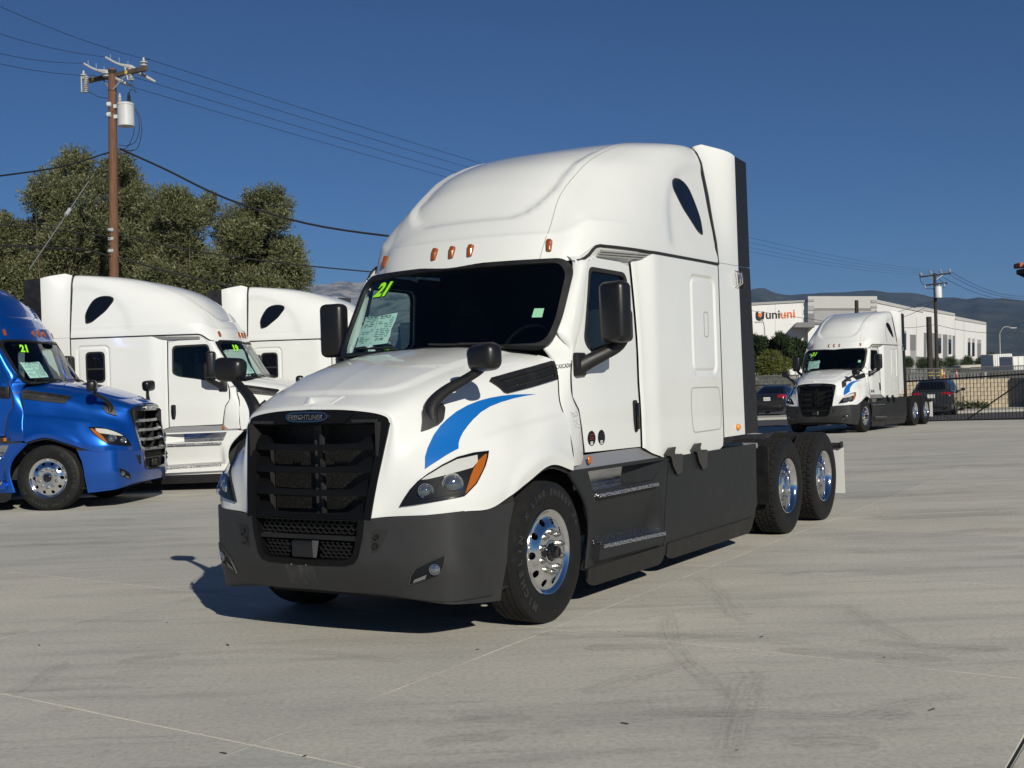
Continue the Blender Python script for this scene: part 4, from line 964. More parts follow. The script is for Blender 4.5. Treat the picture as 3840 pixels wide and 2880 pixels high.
def year_sticker(P, txt, x=-.665, z=2.545, size=.19):
    b = MB(); yv = wind_y(x, z); X = Vector((1, -.30 if x < 0 else .30, 0)).normalized(); Y = Vector((0, .52, .85)).normalized(); o = Vector((x, yv, z)) 
    nrm = X.cross(Y); nrm = -nrm if nrm.y > 0 else nrm
    text_mesh(b, txt, size, frame(o + nrm * .030 + X * .006 - Y * .004, X, Y), .001, .25, 1, 'CENTER', .012)
    text_mesh(b, txt, size, frame(o + nrm * .036, X, Y), .001, .25, 0, 'CENTER', .007)
    b.build('year_sticker', [M['lime'], M['limeshade']], P, False)
def price_sheet(P, big=True):
    b = MB(); fn = lambda x, z: Vector((x, wind_y(x, z) + .016, z))
    L = [(-.846, 2.086), (-.645, 2.092), (-.662, 2.341), (-.850, 2.345)]; Rr = [(-.635, 2.092), (-.435, 2.100), (-.425, 2.16), (-.44, 2.22), (-.425, 2.29), (-.430, 2.356), (-.655, 2.341)]
    for k, pol in enumerate((L, Rr)):
        sheet(b, pol, fn, .08, off=0)
        x0, x1 = min(p[0] for p in pol) + .02, max(p[0] for p in pol) - .02
        r = random.Random(3 + k)
        for j in range(15):
            z = 2.335 - j * .0155
            if k and j > 11: continue
            xx = x0 + .01
            while xx < x1 - .02:
                Ln = min(r.uniform(.02, .08), x1 - xx - .005); hh = .0022 if j else .005
                if r.random() < .75:
                    p, q = fn(xx, z), fn(xx + Ln, z); n = Vector((0, -.003, .0)); t = Vector((0, .5, .85)) * hh
                    b.add([p + n - t, q + n - t, q + n + t, p + n + t], [(0, 1, 2, 3)], 1)
                xx += Ln + .014
    o = fn(-.545, 2.140) + Vector((0, -.004, 0)); text_mesh(b, '$71,995', .034, frame(o, (1, -.28, 0), (0, .5, .85)), .0004, .1, 1)
    b.build('price_sheet', [M['paper'], M['ink']], P, False)
# ================================================================== ground
HERO = (-1.43548, 8.28749, -.54482)
def G(X, Y): return -.0084 * max(0.0, min(Y, 47) - 18) * sst(2, 9, X)
def gp(px, py, z=0.0):
    d = ray(px, py); t = (z - CAM_H) / d.z; return Vector((0, 0, CAM_H)) + d * t
def gpg(px, py):
    p = gp(px, py)
    for _ in range(6): p = gp(px, py, G(p.x, p.y))
    return p
ha = Vector((math.cos(HERO[2]), math.sin(HERO[2]), 0)); hb = Vector((-math.sin(HERO[2]), math.cos(HERO[2]), 0)); h0 = Vector((HERO[0], HERO[1], 0))
def ab(a, b): return h0 + ha * a + hb * (b - .065 * (a - 1.3))

q = M['concrete'] = mat('concrete', (.3, .29, .26), .85, 0, 0, .3)
n1 = noise(q, .35, 5, .6, 'World'); n2 = noise(q, 1.1, 6, .65, 'World', (.35, 2.2, 1), (0, 0, R_(-12))); n3 = noise(q, 30, 5, .7, 'World'); n4 = noise(q, .9, 4, .5, 'World', (1, 1, 1)); n5 = noise(q, 2.2, 5, .7, 'World', (.18, 2.4, 1), (0, 0, R_(14)))
c = ramp(q, n1, [(.30, (.41, .398, .362)), (.50, (.475, .458, .41)), (.70, (.52, .50, .445))])
c = mixc(q, .9, c, ramp(q, n2, [(.30, (.74, .745, .76)), (.47, (1, 1, 1)), (.75, (1.10, 1.09, 1.07))]), 'MULTIPLY')
c = mixc(q, .8, c, ramp(q, n5, [(.28, (.66, .665, .68)), (.42, (1, 1, 1)), (.8, (1.08, 1.07, 1.05))]), 'MULTIPLY')
c = mixc(q, .85, c, ramp(q, n3, [(.28, (.70, .70, .70)), (.5, (1, 1, 1)), (.74, (1.18, 1.18, 1.16))]), 'MULTIPLY')
n6 = noise(q, 2.6, 3, .5, 'World'); n7 = noise(q, 9, 3, .6, 'World')
c = mixc(q, 1.0, c, ramp(q, n6, [(.66, (1, 1, 1)), (.76, (.84, .83, .82))]), 'MULTIPLY'); c = mixc(q, 1.0, c, ramp(q, n7, [(.70, (1, 1, 1)), (.78, (.78, .77, .75))]), 'MULTIPLY')
oi = nd(q, 'ShaderNodeObjectInfo'); c = mixc(q, 1.0, c, ramp(q, oi.outputs['Random'], [(0, (.94, .95, .965)), (1, (1.05, 1.04, 1.015))]), 'MULTIPLY')
lk(q, c, bsdf(q).inputs['Base Color']); bump(q, n3, .25, .004)
M['yardfar'] = M['concrete']
M['filler'] = grain(mat('joint_filler', (.66, .63, .55), .9), (.66, .63, .55), 8, .15, None, 0, 0, 'World')
M['asphalt'] = grain(mat('asphalt', (.055, .055, .056), .9), (.055, .055, .056), 14, .3, None, .2, .004, 'World')  # asphalt kept dark: its colour stands in for shade on the road
M['dirt'] = grain(mat('dry_ground', (.16, .14, .10), .95), (.16, .14, .10), .5, .3, None, 0, 0, 'World')
M['pave'] = grain(mat('pavement_concrete', (.36, .35, .32), .9), (.36, .35, .32), 3, .15, None, 0, 0, 'World')

b = MB(); b.add([(-9000, -300, -1.2), (9000, -300, -1.2), (9000, 12000, -1.2), (-9000, 12000, -1.2)], [(0, 1, 2, 3)]); tag(b.build('ground', M['dirt'], smooth=False), kind='structure')
xs = [-60, -30, -15, -5, 0, 2, 3, 4, 5, 6, 7, 8, 9, 12, 16, 20, 26, 40]; ys = [-25, -5, 8, 18, 24, 30, 36, 42, 46.6]
b = MB(); grid(b, [[Vector((x, y, G(x, y) - .014)) for x in xs] for y in ys], flip=True)
b.f = [f[::-1] if (b.v[f[1]] - b.v[f[0]]).cross(b.v[f[2]] - b.v[f[0]]).z < 0 else f for f in b.f]
tag(b.build('yard', M['yardfar'], smooth=False), kind='structure')
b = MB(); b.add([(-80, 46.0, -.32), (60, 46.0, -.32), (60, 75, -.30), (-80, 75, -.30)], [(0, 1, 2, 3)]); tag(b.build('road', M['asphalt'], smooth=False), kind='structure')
A_L = [-16.7, -13.1, -9.5, -5.9, -2.3, 1.3, 4.6, 7.9, 11.2]; B_L = [1.05 + 3.0 * k for k in range(-3, 6)]
b = MB(); b.add([ab(-16.7, -7.9), ab(11.2, -7.9), ab(11.2, 16), ab(-16.7, 16)], [(0, 1, 2, 3)]); b.v = [p + Vector((0, 0, -.004)) for p in b.v]
fill = tag(b.build('slab_yard', M['filler'], smooth=False), kind='structure')
rs = random.Random(11)
for i in range(len(A_L) - 1):
    for j in range(len(B_L) - 1):
        g = .0065; gl = .014 if abs(A_L[i] - 4.6) < .01 else .0028; gr_ = .014 if abs(A_L[i + 1] - 4.6) < .01 else .0028
        a0, a1, b0, b1 = A_L[i] + gl, A_L[i + 1] - gr_, B_L[j] + g, B_L[j + 1] - g
        rim = []
        for (p, r_) in (((a0, b0), (a1, b0)), ((a1, b0), (a1, b1)), ((a1, b1), (a0, b1)), ((a0, b1), (a0, b0))):
            for k in range(10):
                t = k / 10; w_ = rs.uniform(-.0028, .0028) if k else 0
                dx, dy = r_[0] - p[0], r_[1] - p[1]; L = math.hypot(dx, dy)
                rim.append((p[0] + dx * t - dy / L * w_, p[1] + dy * t + dx / L * w_))
        T = [ab(x, y) for x, y in rim]; n = len(T)
        o = bpy.data.objects.new('concrete_slab', bpy.data.meshes.new('concrete_slab')); COL.objects.link(o)
        o.data.from_pydata([tuple(p) for p in T] + [(p.x, p.y, -.10) for p in T], [], [tuple(range(n))] + [(k, n + k, n + (k + 1) % n, (k + 1) % n) for k in range(n)])
        o.data.materials.append(M['concrete']); o.parent = fill
# the open expansion joint on the right
b = MB(); P0, P1 = ab(4.6, -7.9), ab(4.6, 16); s_ = ha * .007; b.add([P0 - s_, P0 + s_, P1 + s_, P1 - s_], [(0, 1, 2, 3)]); b.v = [p + Vector((0, 0, -.0025)) for p in b.v]; b.build('expansion_joint', M['gap'], fill, False)

# tyre marks, scuffs
def streak_mat(name, col, cover, seed, stretch):
    q = bpy.data.materials.new(name); q.use_nodes = True; n = q.node_tree; B = bsdf(q); B.inputs['Base Color'].default_value = (*col, 1); B.inputs['Roughness'].default_value = .9; B.inputs['Specular IOR Level'].default_value = .2
    f = noise(q, 1.6, 6, .7, 'UV', stretch)
    uv = nd(q, 'ShaderNodeTexCoord'); sp = nd(q, 'ShaderNodeSeparateXYZ'); lk(q, uv.outputs['UV'], sp.inputs[0])
    e = ramp(q, sp.outputs[1], [(0, (0, 0, 0)), (.22, (1, 1, 1)), (.78, (1, 1, 1)), (1, (0, 0, 0))])
    a = mixc(q, 1.0, ramp(q, f, [(.42, (0, 0, 0)), (.75, (cover,) * 3)]), e, 'MULTIPLY')
    lk(q, a, B.inputs['Alpha']); return q
M['mark'] = streak_mat('rubber_mark', (.09, .086, .08), .33, 1, (3, 9, 1)); M['markfaint'] = streak_mat('faint_rubber_mark', (.12, .115, .108), .23, 2, (1.5, 6, 1)); M['scuff'] = streak_mat('pale_scuff', (.62, .60, .52), .9, 3, (2, 3, 1))
mk = {k: MB() for k in ('mark', 'markfaint', 'scuff')}; uvs = {k: [] for k in mk}
def strip(kind, pts, wd, z=.0035):
    P = spline([gp(*p) for p in pts], 26); b = mk[kind]; o = len(b.v); Lc = 0
    for i, p in enumerate(P):
        t = (P[min(i + 1, 25)] - P[max(i - 1, 0)]).normalized(); s = Vector((-t.y, t.x, 0)) * wd / 2
        if i: Lc += (P[i] - P[i - 1]).length
        e = min(i, 25 - i) / 3; ww = min(1, e + .25)
        b.v += [p - s * ww + Vector((0, 0, z)), p + s * ww + Vector((0, 0, z))]; uvs[kind] += [(Lc + o * .37, 0.0), (Lc + o * .37, 1.0)]
    for i in range(25): b.f.append([o + 2 * i, o + 2 * i + 2, o + 2 * i + 3, o + 2 * i + 1]); b.m.append(0)
z3_ = lambda u, v: (1900 + .877 * u, 2000 + .877 * v)
z4_ = lambda u, v: (.868 * u, 2000 + .868 * v)
for kind, zz, L, wd in (
    ('mark', z3_, [(100, 435), (520, 432), (900, 450), (1300, 470)], .26), ('mark', z3_, [(330, 492), (500, 490), (690, 492)], .25), ('mark', z3_, [(1150, 500), (1500, 520), (1900, 540)], .24),
    ('mark', z3_, [(1500, 460), (1750, 480), (2150, 498)], .22), ('markfaint', z3_, [(330, 690), (560, 615), (800, 545)], .24), ('markfaint', z3_, [(690, 350), (700, 450), (780, 560), (960, 710)], .20),
    ('markfaint', z3_, [(940, 960), (990, 760), (1060, 590)], .24), ('markfaint', z3_, [(1480, 800), (1640, 740), (1960, 690)], .20), ('mark', z3_, [(1600, 800), (1660, 780), (1730, 765)], .16),
    ('markfaint', z3_, [(560, 770), (1000, 770), (1500, 790)], .22), ('mark', z4_, [(520, 560), (660, 535), (780, 525)], .20), ('markfaint', z4_, [(770, 525), (1080, 512), (1400, 520), (1750, 560)], .16),
    ('mark', z4_, [(1960, 815), (2080, 800), (2300, 800)], .20), ('mark', z4_, [(1840, 915), (1980, 890), (2200, 880)], .20), ('markfaint', z4_, [(500, 610), (620, 595), (740, 585)], .16),
    ('markfaint', z4_, [(280, 395), (420, 380), (700, 380)], .14), ('mark', z4_, [(0, 440), (60, 430), (110, 420)], .18), ('markfaint', z4_, [(60, 700), (160, 640), (280, 560)], .18), ('markfaint', z4_, [(1500, 820), (1700, 815), (1960, 820)], .18),
    ('mark', z3_, [(1200, 900), (1350, 890), (1600, 910)], .30), ('markfaint', z3_, [(820, 190), (900, 260), (1010, 380)], .22), ('markfaint', z3_, [(1460, 310), (1560, 380), (1750, 470)], .2), ('mark', z3_, [(1180, 180), (1240, 172), (1300, 165)], .12),
    ('markfaint', z3_, [(900, 60), (1500, 75), (2200, 60)], .5), ('markfaint', z3_, [(1300, 20), (1800, 10), (2200, -20)], .6), ('mark', z3_, [(1500, -60), (1900, -75), (2200, -95)], .5), ('markfaint', z3_, [(1450, -150), (1800, -175), (2200, -200)], .9), ('mark', z3_, [(1000, -250), (1500, -262), (2200, -300)], .7),
    ('scuff', z3_, [(560, 370), (640, 352), (720, 345)], .10), ('scuff', z3_, [(760, 342), (860, 336), (950, 335)], .09), ('scuff', z3_, [(850, 362), (960, 350), (1060, 343)], .10),
    ('markfaint', z4_, [(0, 60), (500, 40), (900, 20)], .5), ('markfaint', z4_, [(0, -30), (300, -45), (600, -60)], .6)):
    strip(kind, [zz(*p) for p in L], wd)
for k in mk:
    o = tag(mk[k].build({'mark': 'tyre_marks', 'markfaint': 'faint_tyre_marks', 'scuff': 'pale_scuffs'}[k], M[k], smooth=False), kind='stuff'); me = o.data; ul = me.uv_layers.new(name='UVMap')
    for lp in me.loops: ul.data[lp.index].uv = uvs[k][lp.vertex_index]
rd = random.Random(5); b = MB()
for k in range(12):
    p = gp(rd.uniform(100, 3700), rd.uniform(2300, 2860)); r = rd.uniform(.004, .014); n = 7; a0 = rd.uniform(0, 6)
    b.add([p + Vector((math.cos(a0) * math.cos(2 * PI * i / n) * r * 2.2 - math.sin(a0) * math.sin(2 * PI * i / n) * r * .6, math.sin(a0) * math.cos(2 * PI * i / n) * r * 2.2 + math.cos(a0) * math.sin(2 * PI * i / n) * r * .6, .004 + .003 * (i % 2))) for i in range(n)], [tuple(range(n))])
tag(b.build('leaf_litter', grain(mat('dry_leaf', (.05, .04, .03), .9), (.05, .04, .03), 9), smooth=False), kind='stuff')

# ================================================================== trucks
hero = empty('semi_truck', HERO[:2] + (0,), HERO[2], 'large white semi truck with blue hood sweep and grey bumper, nearest in the yard', 'semi truck', 'parked semi trucks')
build_truck(hero)
WH = {M['bumper']: M['white'], M['skirt']: M['white'], M['black']: M['black']}
blue_t = copy_tree(hero, None, ('inspection_sticker', 'round_sticker', 'plate_mark')); blue_t.location = (-5.9428, 19.92, 0); blue_t.rotation_euler.z = 1.4924
blue_t['label'] = 'metallic blue sleeper semi truck with chrome grille, cut off by the left edge'
M['darkchrome'] = mat('dark_chrome', (.20, .205, .215), .14, 1.0)
remat(blue_t, {M['paint']: M['blue'], M['bumper']: M['blue'], M['skirt']: M['blue'], M['grilleframe']: M['darkchrome'], M['grillebar']: M['darkchrome'], M['seam_light']: M['gap'], M['sillgrey']: M['gap']})
def sleeper_window(P):
    s = -1
    t = sleeper_mb().mirrored(); st = bvh_of(t); o = rnd([(4.085, 2.565), (4.425, 2.565), (4.425, 2.02), (4.085, 2.02)], .085); c = sum(o, Vector((0, 0))) / len(o)
    for s in (-1,):
        b = MB(); drape(b, [(s * 1.2, p.x, p.y) for p in o], (-s, 0, 0), st, .004, .06, th=.01); w_ = b.build('sleeper_window', M['darkglass'], P)
        b = MB(); drape(b, [(s * 1.2, (c + (p - c) * 1.06).x, (c + (p - c) * 1.04).y) for p in o], (-s, 0, 0), st, .010, .05, [[(s * 1.2, (c + (p - c) * .90).x, (c + (p - c) * .93).y) for p in o]], .012)
        b.box((s * 1.20, 4.255, 2.26), (.03, .31, .03)); b.build('window_frame', M['gap'], w_)
white_b = copy_tree(hero, None, ('inspection_sticker', 'round_sticker', 'plate_mark', 'panel_slot')); white_b.location = (-3.2076, 22.7848, 0); white_b.rotation_euler.z = 1.492
white_b['label'] = 'white sleeper semi truck with white bumper parked right behind the blue truck'
WT = {M['bumper']: M['white'], M['skirt']: M['white'], M['grilleframe']: M['grilleframe']}
remat(white_b, WT); sleeper_window(white_b)
white_c = copy_tree(white_b); white_c.location = (-.8125, 26.5994, 0); white_c.rotation_euler.z = 1.5189
white_c['label'] = 'white semi truck half hidden behind the white truck that stands beside the blue one'
white_d = copy_tree(hero, None, ('inspection_sticker', 'round_sticker', 'plate_mark')); white_d.location = (-9.35, 30.2, 0); white_d.rotation_euler.z = -PI / 2
white_d['label'] = 'white semi truck farthest back at left, only the rear of its roof showing'
for t_, n_ in ((blue_t, '21'), (white_b, '19'), (white_c, '19')):
    year_sticker(t_, n_); price_sheet(t_)
year_sticker(hero, '21'); price_sheet(hero); swoosh_parts(hero)
b = MB(); sheet(b, [(.820, 2.245), (.895, 2.243), (.893, 2.314), (.822, 2.316)], lambda x, z: Vector((x, wind_y(x, z) + .02, z)), .05); b.build('paper_tag', mat('green_paper', (.50, .72, .48), .7), hero, False)
far_t = copy_tree(hero); far_t.location = (9.5818, 38.2559, -.173); far_t.rotation_euler = (R_(-.4), 0, -.6051)
far_t['label'] = 'distant white sleeper semi truck with blue hood sweep, parked by the black gate'

# ================================================================== trees
M['bark'] = grain(mat('bark', (.09, .07, .05), .9), (.09, .07, .05), 6, .4, None, .5)
def leafmat(name, lo, hi, pale):
    q = mat(name, lo, .55, 0, 0, .3); f = noise(q, .9, 4, .6); oi = nd(q, 'ShaderNodeNewGeometry'); r = nd(q, 'ShaderNodeTexWhiteNoise'); lk(q, oi.outputs['Random Per Island'], r.inputs['Vector']) 
    c = ramp(q, f, [(.3, lo), (.7, hi)]); c = mixc(q, ramp(q, oi.outputs['Random Per Island'], [(.55, (0, 0, 0)), (1, (1, 1, 1))]), c, pale)
    lk(q, c, bsdf(q).inputs['Base Color'])
    tr = nd(q, 'ShaderNodeBsdfTranslucent'); lk(q, c, tr.inputs[0]); mx = nd(q, 'ShaderNodeMixShader'); mx.inputs[0].default_value = .22
    out = q.node_tree.nodes['Material Output']; lk(q, bsdf(q).outputs[0], mx.inputs[1]); lk(q, tr.outputs[0], mx.inputs[2]); lk(q, mx.outputs[0], out.inputs[0]); return q
M['olive'] = leafmat('olive_leaves', (.070, .080, .030), (.140, .148, .062), (.25, .26, .155))
M['juniper'] = leafmat('juniper_leaves', (.020, .038, .014), (.036, .058, .02), (.06, .085, .03))
M['yellowgreen'] = leafmat('yellow_green_leaves', (.085, .105, .02), (.14, .15, .03), (.20, .21, .06))
M['treelet'] = leafmat('young_tree_leaves', (.035, .055, .02), (.06, .085, .03), (.10, .13, .05))
M['reed'] = leafmat('pale_reeds', (.16, .17, .09), (.22, .22, .13), (.30, .30, .2))
def tree(name, lumps, base, n, leaf, mat_, seed, label, cat, group=None, tr=.22, spray=5, up=.5, flat=1.0, sub=0):
    """lumps: (centre, radius); sprigs of narrow leaves through and over each lump; trunk and limbs reach into them"""
    r = random.Random(seed); root = empty(name, base, 0, label, cat, group)
    if sub:
        ex = []
        for c, rad in lumps:
            for _ in range(sub):
                d = Vector((r.gauss(0, 1), r.gauss(0, 1), r.gauss(0, 1) + .25)).normalized(); ex.append((Vector(c) + d * rad * r.uniform(.75, 1.12), rad * r.uniform(.26, .46)))
        lumps_all = lumps + ex
    else: lumps_all = lumps
    b = MB(); tot = sum(q[1] ** 2 for q in lumps_all); B_ = Vector(base)
    for c, rad in lumps_all:
        k = int(n * rad * rad / tot)
        for _ in range(k):
            d = Vector((r.gauss(0, 1), r.gauss(0, 1), r.gauss(0, 1))).normalized()
            q = rad * (r.random() ** .38) * (1 + .16 * math.sin(d.x * 7 + seed) * math.sin(d.z * 6) + .1 * r.random())
            p = Vector(c) + Vector((d.x, d.y * flat, d.z * .95)) * q
            ax = (d * .8 + Vector((r.gauss(0, .5), r.gauss(0, .5), up + r.gauss(0, .4)))).normalized()
            for s in range(spray):
                t = ax.cross(Vector((r.gauss(0, 1), r.gauss(0, 1), r.gauss(0, 1)))).normalized(); ld = (ax * .8 + t * r.uniform(.3, .9)).normalized(); wv = ld.cross(Vector((r.gauss(0, 1), r.gauss(0, 1), r.gauss(0, 1)))).normalized()
                o = p + ax * (leaf * 1.1 * s / 2) - B_; L = leaf * r.uniform(.7, 1.3); w_ = L * .17
                i = len(b.v); b.v += [o, o + ld * L * .5 + wv * w_, o + ld * L, o + ld * L * .5 - wv * w_]; b.f.append([i, i + 1, i + 2, i + 3]); b.m.append(0)
    b.build('crown', mat_, root, False)
    b = MB(); top = sum((Vector(c) for c, _ in lumps), Vector()) / len(lumps) - B_
    fork = Vector((top.x * .5, top.y * .5, top.z * .45)); b.tube(spline([(0, 0, -.2), Vector((fork.x * .3, 0, fork.z * .5)), fork], 8), [tr * 1.3, tr * 1.1, tr, tr, tr * .95, tr * .9, tr * .85, tr * .8], 10)
    for c, rad in lumps:
        e = Vector(c) - B_; m_ = fork.lerp(e, .5) + Vector((r.gauss(0, .2), r.gauss(0, .2), -.2)); b.tube(spline([fork, m_, e], 7), [tr * .4, tr * .3, tr * .24, tr * .18, tr * .14, tr * .1, tr * .05], 6)
    b.build('trunk', M['bark'], root)
    return root
def lumps_px(L, o, s, Y, seed, spread=1.0, k=1.0):
    r = random.Random(seed); out = []
    for u, v, rr in L:
        yy = Y + r.uniform(-spread, spread); out.append((at(o[0] + s * u, o[1] + s * v, yy), rr * s / CAM_F * Y * k))
    return out
OL = [([(490, 850, 85), (420, 950, 125), (300, 1010, 110), (220, 1095, 85), (330, 1150, 130), (470, 1100, 130), (260, 1310, 110), (420, 1330, 160), (180, 1530, 100), (330, 1520, 150), (500, 1480, 140), (160, 1290, 60), (530, 1250, 110), (250, 1600, 150), (450, 1620, 150), (120, 1640, 110), (360, 1420, 150)], 'tall olive tree standing to the left of the wooden pole', 300),
      ([(740, 875, 75), (680, 960, 115), (800, 1010, 100), (640, 1080, 120), (790, 1150, 140), (840, 1060, 75), (650, 1280, 150), (800, 1330, 160), (620, 1480, 140), (800, 1500, 140), (880, 1250, 90), (650, 1620, 160), (820, 1640, 150), (720, 1400, 160), (900, 1400, 100)], 'olive tree rising right behind the wooden pole', 700),
      ([(1000, 1085, 80), (960, 1170, 105), (1100, 1150, 110), (1180, 1180, 90), (1290, 1120, 62), (1250, 1190, 85), (1020, 1300, 140), (1150, 1330, 120), (930, 1420, 110), (1050, 1480, 140), (1190, 1480, 110), (980, 1600, 150), (1150, 1600, 150), (1300, 1500, 90), (1280, 1600, 110), (1080, 1400, 130)], 'lower olive tree with a lopsided crown right of the wooden pole', 1060),
      ([(1680, 1060, 70), (1600, 1130, 90), (1730, 1120, 80), (1620, 1220, 115), (1450, 1210, 90), (1730, 1220, 80), (1500, 1320, 120), (1640, 1380, 140), (1780, 1420, 95), (1430, 1450, 120), (1600, 1520, 150), (1790, 1540, 110), (1845, 1470, 60), (1400, 1320, 70), (1450, 1600, 150), (1620, 1640, 160), (1800, 1630, 110), (1540, 1450, 140), (1880, 1560, 60)], 'olive tree farthest right, beside the rocky mountain', 1600),
      ([(30, 1260, 70), (-40, 1350, 120), (50, 1420, 90), (10, 1560, 110), (-90, 1460, 130), (30, 1650, 120)], 'olive tree cut off by the left edge above the blue truck', -20)]
for i, (L, lab, bx) in enumerate(OL):
    Y = 41 + (i % 2) * 1.6; p = at(.6027 * bx, 100 + .6027 * 1600, Y); tree('olive_tree', lumps_px(L, (0, 100), .6027, Y, i, 1.0, .84), (p.x, p.y, G(p.x, p.y)), 14500, .112, M['olive'], i, lab, 'tree', 'olive trees behind the parked trucks', .16, 5, .8, 1.0, 7)
JU = [([(235, 560, 38), (300, 580, 48), (330, 620, 45), (260, 650, 50), (250, 740, 50)], 'dark green shrub left of the yellowish bush below the orange lettering', 280), ([(450, 555, 40), (400, 600, 45), (470, 620, 50), (510, 660, 45)], 'dark spiky shrub behind the yellowish bush', 440), ([(560, 590, 40), (600, 620, 40), (560, 680, 50), (610, 700, 40)], 'dark green shrub nearest the distant truck', 580)]
for i, (L, lab, bx) in enumerate(JU):
    Y = 72; p = at(2700 + .5154 * bx, 1430, Y); tree('juniper_shrub', lumps_px(L, (2700, 1000), .5154, Y, i + 20, .8), (p.x, p.y, -.3), 4600, .13, M['juniper'], i + 20, lab, 'shrub', 'dark shrubs below the warehouse', .08, 4, 1.6, 1.0, 6)
p = at(2900, 1420, 69); tree('round_bush', lumps_px([(380, 690, 62), (320, 730, 52), (450, 730, 58), (400, 770, 65), (330, 780, 50)], (2700, 1000), .5154, 69, 31, .6), (p.x, p.y, -.3), 4200, .11, M['yellowgreen'], 31, 'yellow green rounded bush in front of the dark shrubs', 'bush', None, .06, 4, .3, 1.0, 5)
p = at(2855, 1420, 66); r = random.Random(8); b = MB()
for k in range(170):
    x, y = r.uniform(-1.2, 1.5), r.uniform(-.4, .4); h = r.uniform(.7, 1.5); l = Vector((r.gauss(0, .1), r.gauss(0, .1), h)); w_ = Vector((.022, .01, 0)); b.add([Vector((x, y, .35)) - w_, Vector((x, y, .35)) + w_, Vector((x, y, .35)) + l + w_ * .5, Vector((x, y, .35)) + l - w_ * .5], [(0, 1, 2, 3)])
root = empty('reed_clump', (p.x, p.y, -.25), 0, 'pale upright reed clump in front of the bushes at the grey fence', 'plant'); b.build('stems', M['reed'], root, False)
for i, (u, v, rr, lab) in enumerate(((1372, 700, 26, 'small leafy tree hard against the rear edge of the distant truck'), (1478, 705, 34, 'small street tree left of the dark stub pole by the warehouse'), (1575, 705, 32, 'small street tree directly behind the far utility pole'), (1678, 702, 40, 'round street tree right of the far utility pole'), (1795, 700, 38, 'small street tree behind the pale tarped load'), (1900, 690, 30, 'small street tree at the right end of the warehouse'), (1975, 660, 24, 'dark tree beyond the warehouse corner next to the trailer'))):
    Y = 140; p = at(2700 + .5154 * u, 1400, Y); tree('street_tree', lumps_px([(u, v, rr), (u - rr * .5, v + rr * .5, rr * .7), (u + rr * .5, v + rr * .4, rr * .7), (u + rr * .1, v - rr * .4, rr * .6)], (2700, 1000), .5154, Y, i + 50, .5), (p.x, p.y, -.3), 900, .15, M['treelet'], i + 50, lab, 'tree', 'street trees in front of the warehouse', .1, 4, .3, 1.0, 4)

# ================================================================== utility poles and wires
M['wood'] = grain(mat('pole_wood', (.135, .065, .036), .85), (.135, .065, .036), 5, .35, None, .4, .01, 'Object', (6, 6, .5))
M['armwood'] = grain(mat('crossarm_wood', (.075, .058, .042), .85), (.075, .058, .042), 6, .35, None, .3)
M['darkwood'] = grain(mat('tarred_wood', (.035, .028, .022), .85), (.035, .028, .022), 6, .35)
M['galv'] = mat('galvanised', (.45, .46, .46), .45, .6); M['porc'] = mat('grey_porcelain', (.36, .37, .38), .4); M['tank'] = grain(mat('transformer_paint', (.50, .52, .53), .45), (.50, .52, .53), 3, .08)
M['cable'] = mat('cable', (.012, .012, .013), .6); M['yellow'] = mat('yellow_tag', (.65, .48, .05), .6)
YP = 34.0
def zp(u, v, Y=YP): return at(280 + .2653 * u, 180 + .2653 * v, Y)
top = zp(531, 296); bot = at(427.5, 1035, YP); ax = (top - bot).normalized(); base = bot - ax * ((bot.z + .0) / ax.z)
def insul(b, p, h=.22, r=.10, mi=0):
    b.lathe([(0, h), (.03, h), (.035, h * .7), (r, h * .55), (r, h * .45), (.04, h * .4), (r * .85, h * .25), (r * .85, h * .15), (.03, .0)][::-1], 14, mi, Matrix.Translation(p))
PR = empty('utility_pole', base, 0, 'brown wooden utility pole with a grey can transformer, left of center above the trucks', 'utility pole')
inv = Matrix.Translation(-base)
def pp(b, n, m, par=PR, **k):
    b.v = [p - base for p in b.v]; return b.build(n, m, par, **k)
b = MB(); b.tube([base, bot, top], [.145, .135, .112], 18); pp(b, 'pole', M['wood'])
b = MB(); b.tube([zp(531, 318), zp(531, 372)], .119, 18, caps=False); b.tube([zp(534, 603), zp(534, 610)], .124, 18); pp(b, 'pole_band', M['gap'])
aL, aR = at(334, 310, 34.75), at(566, 261, 33.55); d = (aR - aL).normalized(); off = Vector((d.y, -d.x, 0)) * .16
b = MB(); Fm = frame(aL + off, d, (0, 0, 1)); L = (aR - aL).length; b.v += [Fm @ Vector(p) for p in ((0, -.06, -.05), (L, -.06, -.05), (L, .06, -.05), (0, .06, -.05), (0, -.06, .05), (L, -.06, .05), (L, .06, .05), (0, .06, .05))]; b.f += [[3, 2, 1, 0], [4, 5, 6, 7], [0, 1, 5, 4], [1, 2, 6, 5], [2, 3, 7, 6], [3, 0, 4, 7]]; b.m += [0] * 6; arm = pp(b, 'crossarm', M['armwood'], smooth=False)
for t in (.155, .70):
    b = MB(); Fq = frame(aL + off + d * (L * t) + Vector((off.x, off.y, 0)).normalized() * .056, d, (0, 0, 1)); b.add([Fq @ Vector(p) for p in ((-.05, -.045, .0), (.05, -.045, 0), (.05, .045, 0), (-.05, .045, 0))], [(0, 1, 2, 3)]); b.f[0] = b.f[0][::-1]; pp(b, 'warning_tag', M['yellow'], smooth=False)
for t0, v in ((.30, 590), (.68, 640)):
    b = MB(); b.tube([aL + off + d * (L * t0) - Vector((0, 0, .05)), zp(534, v) + off * .5], .02, 6); pp(b, 'brace', M['galv'])
b = MB(); insul(b, aR + off * .9 + Vector((0, 0, .05)) - d * .12, .27, .11); pp(b, 'insulator', M['porc'])
b = MB(); insul(b, aL + off * .9 + Vector((0, 0, .05)) - d * .05, .27, .10); pp(b, 'insulator', M['porc'])
